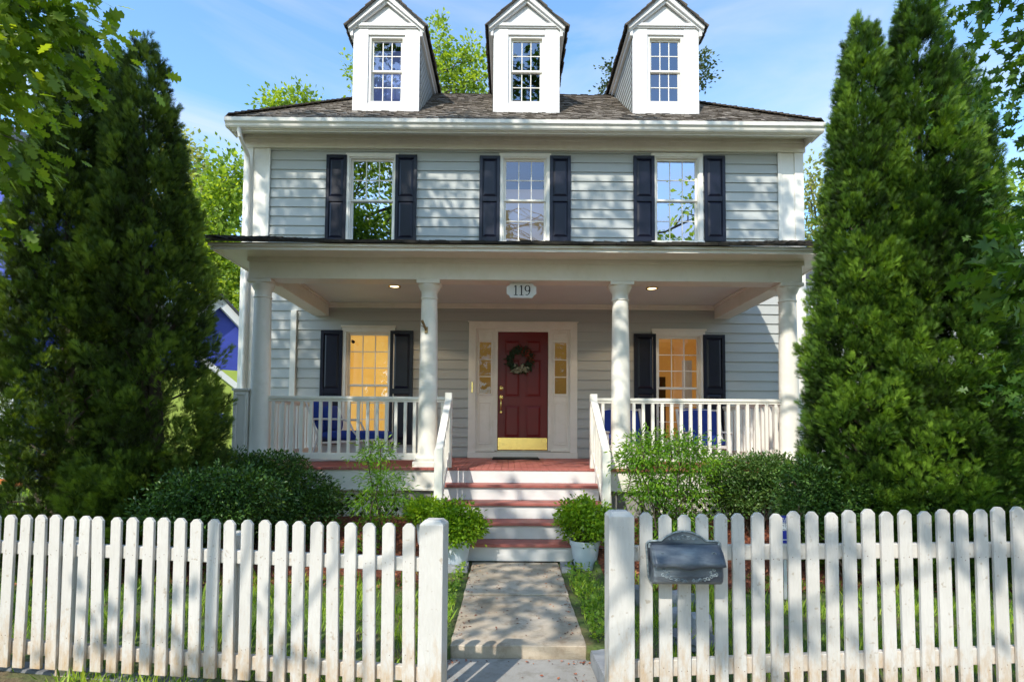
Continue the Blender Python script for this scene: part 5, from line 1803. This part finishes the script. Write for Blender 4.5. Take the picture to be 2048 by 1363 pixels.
tag(MB().box(x - 1.5, W(42, 965, 9.6)[0], 9.58, 9.64, W(20, 972, 9.6)[1], W(20, 957, 9.6)[1] + .0).build('timber_edging', M['orange'], bevel=.005), 'orange timber plank edging the bed at the far left', 'timber edging')

nh = empty('white_house', (9, 12.5, 0), 'white clapboard house behind the right evergreens', 'house')
m = MB(); siding(m, 6.3, 17, -.1, 4.4, [(9.6, 10.5, 1.2, 2.7)], (0, 12.2, 0), (0, -1, 0), (1, 0, 0), .17); m.build('front_wall', M['nwhite'], nh)
m = MB(); siding(m, .1, 7, -.1, 4.4, [], (6.3, 12.2, 0), (-1, 0, 0), (0, 1, 0), .17); m.quad((6.32, 12.2, -.1), (6.32, 19, -.1), (6.32, 19, 4.4), (6.32, 12.2, 4.4)); m.build('side_wall', M['nwhite'], nh)
m = MB(); m.box(6.25, 6.42, 12.15, 12.3, -.1, 4.4); m.box(6.0, 17.2, 11.9, 12.15, 4.4, 4.55); m.build('trim', M['nwhite'], nh)
m = MB(); m.frame(9.5, 10.6, 1.1, 2.8, .1, 12.13, 12.22); w_ = m.build('window', M['nwhite'], nh); MB().box(9.6, 10.5, 12.23, 12.25, 1.2, 2.7).build('pane', M['glass'], w_)
m = MB(); m.quad((5.9, 11.8, 4.5), (17.3, 11.8, 4.5), (17.3, 15.6, 6.2), (5.9, 15.6, 6.2)); m.quad((5.9, 19.4, 4.5), (17.3, 19.4, 4.5), (17.3, 15.6, 6.2), (5.9, 15.6, 6.2))
m.poly([(6.32, 12.2, 4.4), (6.32, 19, 4.4), (6.32, 15.6, 6.1)]); m.build('roof', M['rooff'], nh)
# strappy border plants by the white house
rng = np.random.default_rng(91)
n = 900
x = rng.uniform(6.6, 9.6, n); y = rng.uniform(10.6, 11.4, n)
P = np.stack([x, y, np.full(n, .26)], 1); D = rng.normal(size=(n, 3)) * np.array([.5, .5, .2]) + np.array([0, 0, .9])
o = leaf_mesh('border_foliage', [(P, D, rng.normal(size=(n, 3)), rng.uniform(.25, .5, n), .07, T_THIN, rng.random(n))], M['nandina'])
tag(o, 'strappy green border foliage along the foot of the white house', 'border plants', kind='stuff')


# ------------------------------------------------------------------ FENCE
def picket_mesh(w, h, th, parent, x, y, z0, ang, lean, wob):
    """flat picket with clipped corners; local frame along fence direction"""
    import bmesh
    c = .022
    pr = [(-w / 2, 0), (w / 2, 0), (w / 2, h - c), (w / 2 - c * .8, h - c * .12), (w / 2 - c * 1.05, h), (-w / 2 + c * 1.05, h), (-w / 2 + c * .8, h - c * .12), (-w / 2, h - c)]
    mb = MB()
    ca, sa = math.cos(ang), math.sin(ang)
    lv = []
    for yy in (-th / 2, th / 2):
        for a, b in pr: lv.append((a + lean * b + wob * math.sin(b * 3.1), yy, b))
    mb.v = [(x + a * ca - b * sa, y + a * sa + b * ca, z0 + cz_) for a, b, cz_ in lv]
    k = len(pr)
    mb.f = [tuple(range(k)), tuple(reversed(range(k, 2 * k)))] + [(i, k + i, k + (i + 1) % k, (i + 1) % k) for i in range(k)]
    nf = len(mb.f)
    for b in (h * .755, h * .20):
        for a in (-.014, .015):
            if rg.random() < .75:
                a2 = a + rg.uniform(-.004, .004); b2 = b + rg.uniform(-.012, .012)
                T = Matrix.Translation((x, y, z0)) @ Matrix.Rotation(ang, 4, 'Z')
                q = a2 + lean * b2 + wob * math.sin(b2 * 3.1)
                mb.box(q - .0026, q + .0026, -th / 2 - .0012, -th / 2 + .002, b2 - .0026, b2 + .0026, T)
    o = mb.build('picket', M['picket'], parent, bevel=.0025)
    o.data.materials.append(M['rust'])
    for p_ in o.data.polygons[nf:]: p_.material_index = 1
    return o


rg = random.Random(12)
fl_ = empty('picket_fence', (-1.8, 3.2, 0), 'white picket fence left of the garden gate opening, with dirty picket feet', 'fence', 'white picket fences')
fr_ = empty('picket_fence', (2.2, 3.0, 0), 'white picket fence right of the garden gate opening, carrying the mailbox', 'fence', 'white picket fences')
PLX = W(867, 1100, 2.98)[0]
slope = .148


def YL(x): return 3.0 + (PLX - x) * slope


left_px = [-68, -38, -9, 21, 52, 83, 113, 141, 171, 199, 234, 266, 300, 330, 362, 395, 429, 462, 496, 531, 565, 599, 634, 668, 703, 741, 779, 820]
tops = {21: 1027, 820: 1048}
for px in left_px:
    # intersection of view column with fence line
    Y = 3.1
    for _ in range(8):
        X = W(px, 1060, Y)[0]; Y = YL(X)
    py = 1028 + (px - 21) / 800 * 19 + rg.uniform(-1.5, 1.5)
    zt_ = W(px, py, Y)[1]
    zb_ = W(px, 1331 + max(0, px) * .055, Y)[1]
    zb_ = max(zb_, -.16)
    lean = rg.uniform(-.012, .012) - .010
    if px == 199: lean = -.035
    if px == 52: lean = .012
    picket_mesh(.066 + rg.uniform(-.002, .003), zt_ - zb_, .019, fl_, X - lean * .45, Y, zb_, math.atan(-slope), lean, rg.uniform(-.004, .004))
right_px = [1291, 1330, 1366, 1403, 1440, 1477, 1513, 1550, 1588, 1624, 1661, 1698, 1736, 1774, 1811, 1847, 1886, 1923, 1960, 1998, 2036, 2074, 2112]
for px in right_px:
    Y = 3.0
    X = W(px, 1060, Y)[0]
    py = 1032 - (px - 1291) / 750 * 13 + rg.uniform(-1, 1)
    zt_ = W(px, py, Y)[1]
    picket_mesh(.064 + rg.uniform(-.002, .003), zt_ + .03, .019, fr_, X, Y, -.03 + rg.uniform(0, .02), 0, rg.uniform(-.006, .006), rg.uniform(-.003, .003))
# rails
xl0 = W(-90, 1100, 3.45)[0]
for (pya, pyb, h) in ((1083, 1110, .072), (1281, 1322, .075)):
    Ya = YL(xl0)
    za = W(20, pya, YL(W(20, 1100, 3.38)[0]))[1]; zb_ = W(640, pyb if pya > 1200 else 1108, YL(W(640, 1100, 3.1)[0]))[1]
    # extrapolate linearly along the rail
    xA, xB = W(20, 1100, 3.38)[0], W(640, 1100, 3.1)[0]
    sl_ = (zb_ - za) / (xB - xA)
    za2 = za + sl_ * (xl0 - xA); ze_ = za + sl_ * (PLX - xA)
    m = MB(); m.bar((xl0, YL(xl0) + .032, za2 - h / 2), (PLX, YL(PLX) + .032, ze_ - h / 2), .038, h)
    m.build('rail', M['picket'], fl_, bevel=.004)
PRX = W(1240, 1150, 2.98)[0]
xr1 = W(2120, 1100, 3.0)[0]
for (pya, pyb, h) in ((1090, 1083, .078), (1318, 1291, .085)):
    za = W(1290, pya, 3.03)[1]; zb_ = W(2000, pyb, 3.03)[1]
    xA, xB = W(1290, 1100, 3.03)[0], W(2000, 1100, 3.03)[0]
    sl_ = (zb_ - za) / (xB - xA)
    m = MB(); m.bar((PRX, 3.032, za + sl_ * (PRX - xA) - h / 2), (xr1, 3.032, za + sl_ * (xr1 - xA) - h / 2), .038, h)
    m.build('rail', M['picket'], fr_, bevel=.004)


def post(parent, x, y, w, z0, z1, ang=0, name='gate_post'):
    mb = MB(); c = .022
    ca, sa = math.cos(ang), math.sin(ang)
    def ring(hw_, z, cc=.0):
        pts = [(-hw_, -hw_), (hw_, -hw_), (hw_, hw_), (-hw_, hw_)]
        return [(x + a * ca - b * sa, y + a * sa + b * ca, z) for a, b in pts]
    lv = [ring(w / 2, z0), ring(w / 2, z1 - c), ring(w / 2 - c, z1)]
    for r_ in lv: mb.v += r_
    mb.f = [(3, 2, 1, 0), (8, 9, 10, 11)] + [(j * 4 + i, j * 4 + (i + 1) % 4, (j + 1) * 4 + (i + 1) % 4, (j + 1) * 4 + i) for j in range(2) for i in range(4)]
    return mb.build(name, M['picket'], parent, bevel=.004, seg=2)


post(fl_, PLX, 3.0, .125, -.30, W(867, 1040, 2.95)[1], -.12)
post(fr_, PRX, 3.0, .130, -.30, W(1240, 1023, 2.95)[1], .02)
X = W(152, 1150, 3.45)[0]; post(fl_, X, YL(X) + .10, .09, -.1, W(152, 1072, 3.45)[1], -.14, name='rail_post')
X = W(479, 1150, 3.3)[0]; post(fl_, X, YL(X) + .10, .06, -.1, W(479, 1058, 3.3)[1], -.14, name='rail_post')
# low stone kerb under the pickets
kb = MB()
kb.bar((PRX + .08, 3.06, -.03), (xr1, 3.06, -.0), .10, .14)
tag(kb.build('stone_curb', M['fieldstone'], bevel=.01), kind='structure')
kb = MB(); kb.bar((xl0, YL(xl0) + .12, -.09), (PLX - .1, YL(PLX) + .12, -.14), .12, .14)
tag(kb.build('stone_curb', M['fieldstone'], bevel=.01), kind='structure')

# ------------------------------------------------------------------ mailbox
ym = 2.985
mx0, mz0 = W(1296, 1168, 2.93); mx1, mz1 = W(1446, 1085, 2.93)
mxc = (mx0 + mx1) / 2
mb_e = empty('mailbox', (mxc, ym, mz0), 'blue gray cast metal mailbox with arched floral back mounted on the fence', 'mailbox')
zsh = W(1370, 1084, 2.93)[1]; zap = W(1370, 1065, 2.93)[1]
HWm = (mx1 - mx0) / 2
# back plate outline
pts = []
rr = .035
zb_ = mz0 + .005
for a in range(180, 271, 15): pts.append((mxc - HWm + rr + .01 + rr * math.cos(math.radians(a)), zb_ + rr + rr * math.sin(math.radians(a))))
for a in range(270, 361, 15): pts.append((mxc + HWm - rr - .01 + rr * math.cos(math.radians(a)), zb_ + rr + rr * math.sin(math.radians(a))))
for a in range(0, 91, 15): pts.append((mxc + HWm - .022 + .022 * math.cos(math.radians(a)), zsh - .022 + .022 * math.sin(math.radians(a))))
aw = HWm * .60
for i in range(13):
    t = i / 12; xx = mxc + aw - 2 * aw * t; pts.append((xx, zsh + (zap - zsh) * math.sin(PI * t) ** .8 * 1.0 + .002))
for a in range(90, 181, 15): pts.append((mxc - HWm + .022 + .022 * math.cos(math.radians(a)), zsh - .022 + .022 * math.sin(math.radians(a))))
MB().prism(pts, ym - .018, ym - .010).build('back_plate', M['mail'], mb_e, bevel=.002)
# raised rim following the outline
rim = MB(); rim.tube([(x, ym - .020, z) for x, z in pts + pts[:1]], .0055, 8, cap=False); rim.build('rim', M['mailraised'], mb_e, smooth=True)
# body: profile in y,z swept in x with rounded sides
bw = HWm - .018
prof = [(ym - .019, zb_ + .004), (ym - .085, zb_ + .006), (ym - .108, zb_ + .022), (ym - .116, zb_ + .05), (ym - .112, zb_ + .105), (ym - .019, zb_ + .155)]
bd = MB(); n = len(prof)
for (fx, sc) in ((-1, .0), (-1, .90), (-.94, 1.0), (.94, 1.0), (1, .90), (1, .0)):
    for (y, z) in prof:
        yy = ym - .019 + (y - (ym - .019)) * (sc if sc > 0 else .9); bd.v.append((mxc + bw * fx, yy if sc > 0 else ym - .019, z))
for i in range(5):
    for j in range(n - 1): bd.f.append((i * n + j, i * n + j + 1, (i + 1) * n + j + 1, (i + 1) * n + j))
bd.build('body', M['mail'], mb_e, bevel=.003, seg=2)
# lid: sloping hood with scalloped lip
ld = MB(); nx = 24
lidp = [(ym - .022, zsh - .012), (ym - .05, zsh - .016), (ym - .095, zsh - .045), (ym - .128, zsh - .085)]
for i in range(nx + 1):
    t = i / nx; x = mxc - bw * 1.0 + 2 * bw * t
    lip = .018 * math.exp(-((t - .5) / .12) ** 2) + .006 * math.exp(-((t - .08) / .08) ** 2) + .006 * math.exp(-((t - .92) / .08) ** 2)
    for (y, z) in lidp: ld.v.append((x, y, z))
    ld.v.append((x, ym - .136, zsh - .103 - lip))
k = 5
for i in range(nx):
    for j in range(k - 1): ld.f.append((i * k + j, i * k + j + 1, (i + 1) * k + j + 1, (i + 1) * k + j))
n0 = len(ld.v)
for sx, i0 in ((-1, 0), (1, nx * k)):
    a = len(ld.v); xx = mxc + sx * bw
    ld.v += [(xx, ym - .022, zsh - .10)]
    ld.f.append((i0, i0 + 1, i0 + 2, i0 + 3, i0 + 4, a) if sx < 0 else (a, i0 + 4, i0 + 3, i0 + 2, i0 + 1, i0))
lo_ = ld.build('lid', M['mail'], mb_e, smooth=True)
s_ = lo_.modifiers.new('t', 'SOLIDIFY'); s_.thickness = .004
# scroll work
orn = MB()


def curl(cx_, cz_, y, r, turns, s, th=.0028, a0=0):
    pts = []
    for i in range(18):
        t = i / 17; a = a0 + s * turns * 2 * PI * t; q = r * (1 - .8 * t)
        pts.append((cx_ + q * math.cos(a), y, cz_ + q * math.sin(a) * .8))
    orn.tube(pts, [th * (1 - .5 * i / 17) for i in range(18)], 6)


zc_ = zsh + (zap - zsh) * .40
for dx, r, s in ((0, .017, 1), (-.026, .012, -1), (.026, .012, 1), (-.05, .009, 1), (.05, .009, -1), (-.07, .006, -1), (.07, .006, 1)):
    curl(mxc + dx, zc_ - abs(dx) * .12, ym - .020, r, 1.5, s, a0=dx * 20)
for i in range(15):
    t = i / 14; dx = -.13 + .26 * t
    zz = zb_ + .030 + .030 * (abs(dx) / .13) ** 2.5
    if abs(dx) < .012: continue
    curl(mxc + dx, zz, ym - .115, .009 + .004 * abs(dx) / .13, 1.3, 1 if i % 2 else -1, .0028, i)
for s in (-1, 1):
    for q in range(3): curl(mxc + s * (.125 - .018 * (q % 2)), zb_ + .055 + q * .014, ym - .1145, .009, 1.2, s, .0028, q)
    curl(mxc + s * (bw - .045), zsh - .048, ym - .097, .012, 1.3, s, .002)
    orn.tube([(mxc + s * (HWm - .012), ym - .034, zsh - .008), (mxc + s * (HWm - .016), ym - .034, zsh - .03)], [.007, .009], 8)
orn.build('ornament', M['mailraised'], mb_e, smooth=True)

# ------------------------------------------------------------------ security sign on its stake
Ys = 4.95
x0, zt_ = W(1558, 1030, Ys); x1, zb_ = W(1582, 1086, Ys)
xc = (x0 + x1) / 2; wv = .15
sgn = empty('yard_sign', (xc, Ys, gz(xc, Ys)), 'small blue and white security sign on a stake behind the right fence', 'sign')
MB().box(xc - .012, xc + .012, Ys + .004, Ys + .016, gz(xc, Ys) - .05, zt_ - .02).build('stake', M['chairwhite'], sgn)
hgt = zt_ - zb_
bl_ = paint('sign_blue', (.015, .03, .30), .4, .05); wh_ = paint('sign_white', (.75, .78, .82), .4, .03)
a = [(xc - wv / 2, zb_), (xc + wv / 2, zb_), (xc + wv / 2, zt_ - .015), (xc + wv / 3, zt_), (xc - wv / 3, zt_), (xc - wv / 2, zt_ - .015)]
MB().prism(a, Ys - .003, Ys + .003).build('board', bl_, sgn)
MB().box(xc - wv / 2 + .001, xc + wv / 2 - .001, Ys - .0045, Ys - .0032, zb_ + hgt * .46, zb_ + hgt * .74).build('white_panel', wh_, sgn)
MB().box(xc - wv / 2 + .001, xc + wv / 2 - .001, Ys - .0045, Ys - .0032, zb_ + hgt * .12, zb_ + hgt * .15).build('white_line', wh_, sgn)
for (txt, fz_, s_, mt) in (('SECURITY', .83, .030, wh_), ('ALERT', .755, .030, wh_), ('NOTICE', .65, .030, M['black']), ('TO', .56, .030, M['black']), ('ALL', .47, .026, M['black'])):
    cu_ = bpy.data.curves.new('lettering', 'FONT'); cu_.body = txt; cu_.size = s_; cu_.align_x = 'CENTER'; cu_.extrude = .0004
    t0_ = bpy.data.objects.new('lettering_curve', cu_); COL.objects.link(t0_)
    bpy.context.view_layer.update()
    me_ = bpy.data.meshes.new_from_object(t0_.evaluated_get(bpy.context.evaluated_depsgraph_get())); bpy.data.objects.remove(t0_)
    me_.materials.clear(); me_.materials.append(mt)
    t_ = bpy.data.objects.new('lettering', me_); COL.objects.link(t_); t_.parent = sgn
    t_.location = Vector((xc, Ys - .0055, zb_ + hgt * fz_)) - Vector(sgn.location); t_.rotation_euler = (PI / 2, 0, 0)

# ------------------------------------------------------------------ light
LD = Vector((.46, 1.0, -1.02)).normalized()          # direction the light travels
sun = bpy.data.lights.new('sun', 'SUN'); sun.energy = 5.0; sun.angle = math.radians(.53); sun.color = (1, .94, .83)
so_ = bpy.data.objects.new('sun', sun); COL.objects.link(so_)
so_.rotation_euler = LD.to_track_quat('-Z', 'Y').to_euler(); so_.location = (-6, -10, 15)
elev = math.asin(-LD.z)
az = math.atan2(-LD.x, -LD.y)       # compass angle of the sun measured from +Y towards +X
w = bpy.data.worlds.new('World'); SC.world = w; w.use_nodes = True
nt = w.node_tree; nt.nodes.clear()
out = nt.nodes.new('ShaderNodeOutputWorld'); bg = nt.nodes.new('ShaderNodeBackground')
sky = nt.nodes.new('ShaderNodeTexSky'); sky.sky_type = 'NISHITA'; sky.sun_disc = False
sky.sun_elevation = elev; sky.sun_rotation = az; sky.altitude = 200; sky.air_density = 1.0; sky.dust_density = .6; sky.ozone_density = 1.6
tc = nt.nodes.new('ShaderNodeTexCoord')
mp = nt.nodes.new('ShaderNodeMapping'); mp.inputs['Scale'].default_value = (1.0, 1.0, 4.2); mp.inputs['Rotation'].default_value = (.25, .1, .5)
nt.links.new(tc.outputs['Generated'], mp.inputs[0])
n1 = nt.nodes.new('ShaderNodeTexNoise'); n1.inputs['Scale'].default_value = 1.7; n1.inputs['Detail'].default_value = 7; n1.inputs['Roughness'].default_value = .55; n1.inputs['Distortion'].default_value = .6
nt.links.new(mp.outputs[0], n1.inputs['Vector'])
sp = nt.nodes.new('ShaderNodeSeparateXYZ'); nt.links.new(tc.outputs['Generated'], sp.inputs[0])
cl = mapr(nt, n1.outputs[0], .40, .64, 0, 1.0)
hz = mapr(nt, sp.outputs[2], .0, .55, 1.0, .35)
mu = nt.nodes.new('ShaderNodeMath'); mu.operation = 'MULTIPLY'; nt.links.new(cl, mu.inputs[0]); nt.links.new(hz, mu.inputs[1])
skc = mix(nt, 1.0, sky.outputs[0], (2.0, 2.5, 2.65), 'MULTIPLY')
cc = mix(nt, mu.outputs[0], skc, (7.4, 7.2, 7.1))
nt.links.new(cc, bg.inputs[0]); bg.inputs[1].default_value = .15
nt.links.new(bg.outputs[0], out.inputs[0])

SC.view_settings.view_transform = 'Standard'; SC.view_settings.look = 'None'; SC.view_settings.exposure = 0; SC.view_settings.gamma = 1
SC.render.engine = 'CYCLES'
SC.cycles.max_bounces = 7; SC.cycles.diffuse_bounces = 4; SC.cycles.glossy_bounces = 3; SC.cycles.transmission_bounces = 3; SC.cycles.transparent_max_bounces = 10
SC.cycles.use_denoising = True
SC.cycles.sample_clamp_indirect = 6
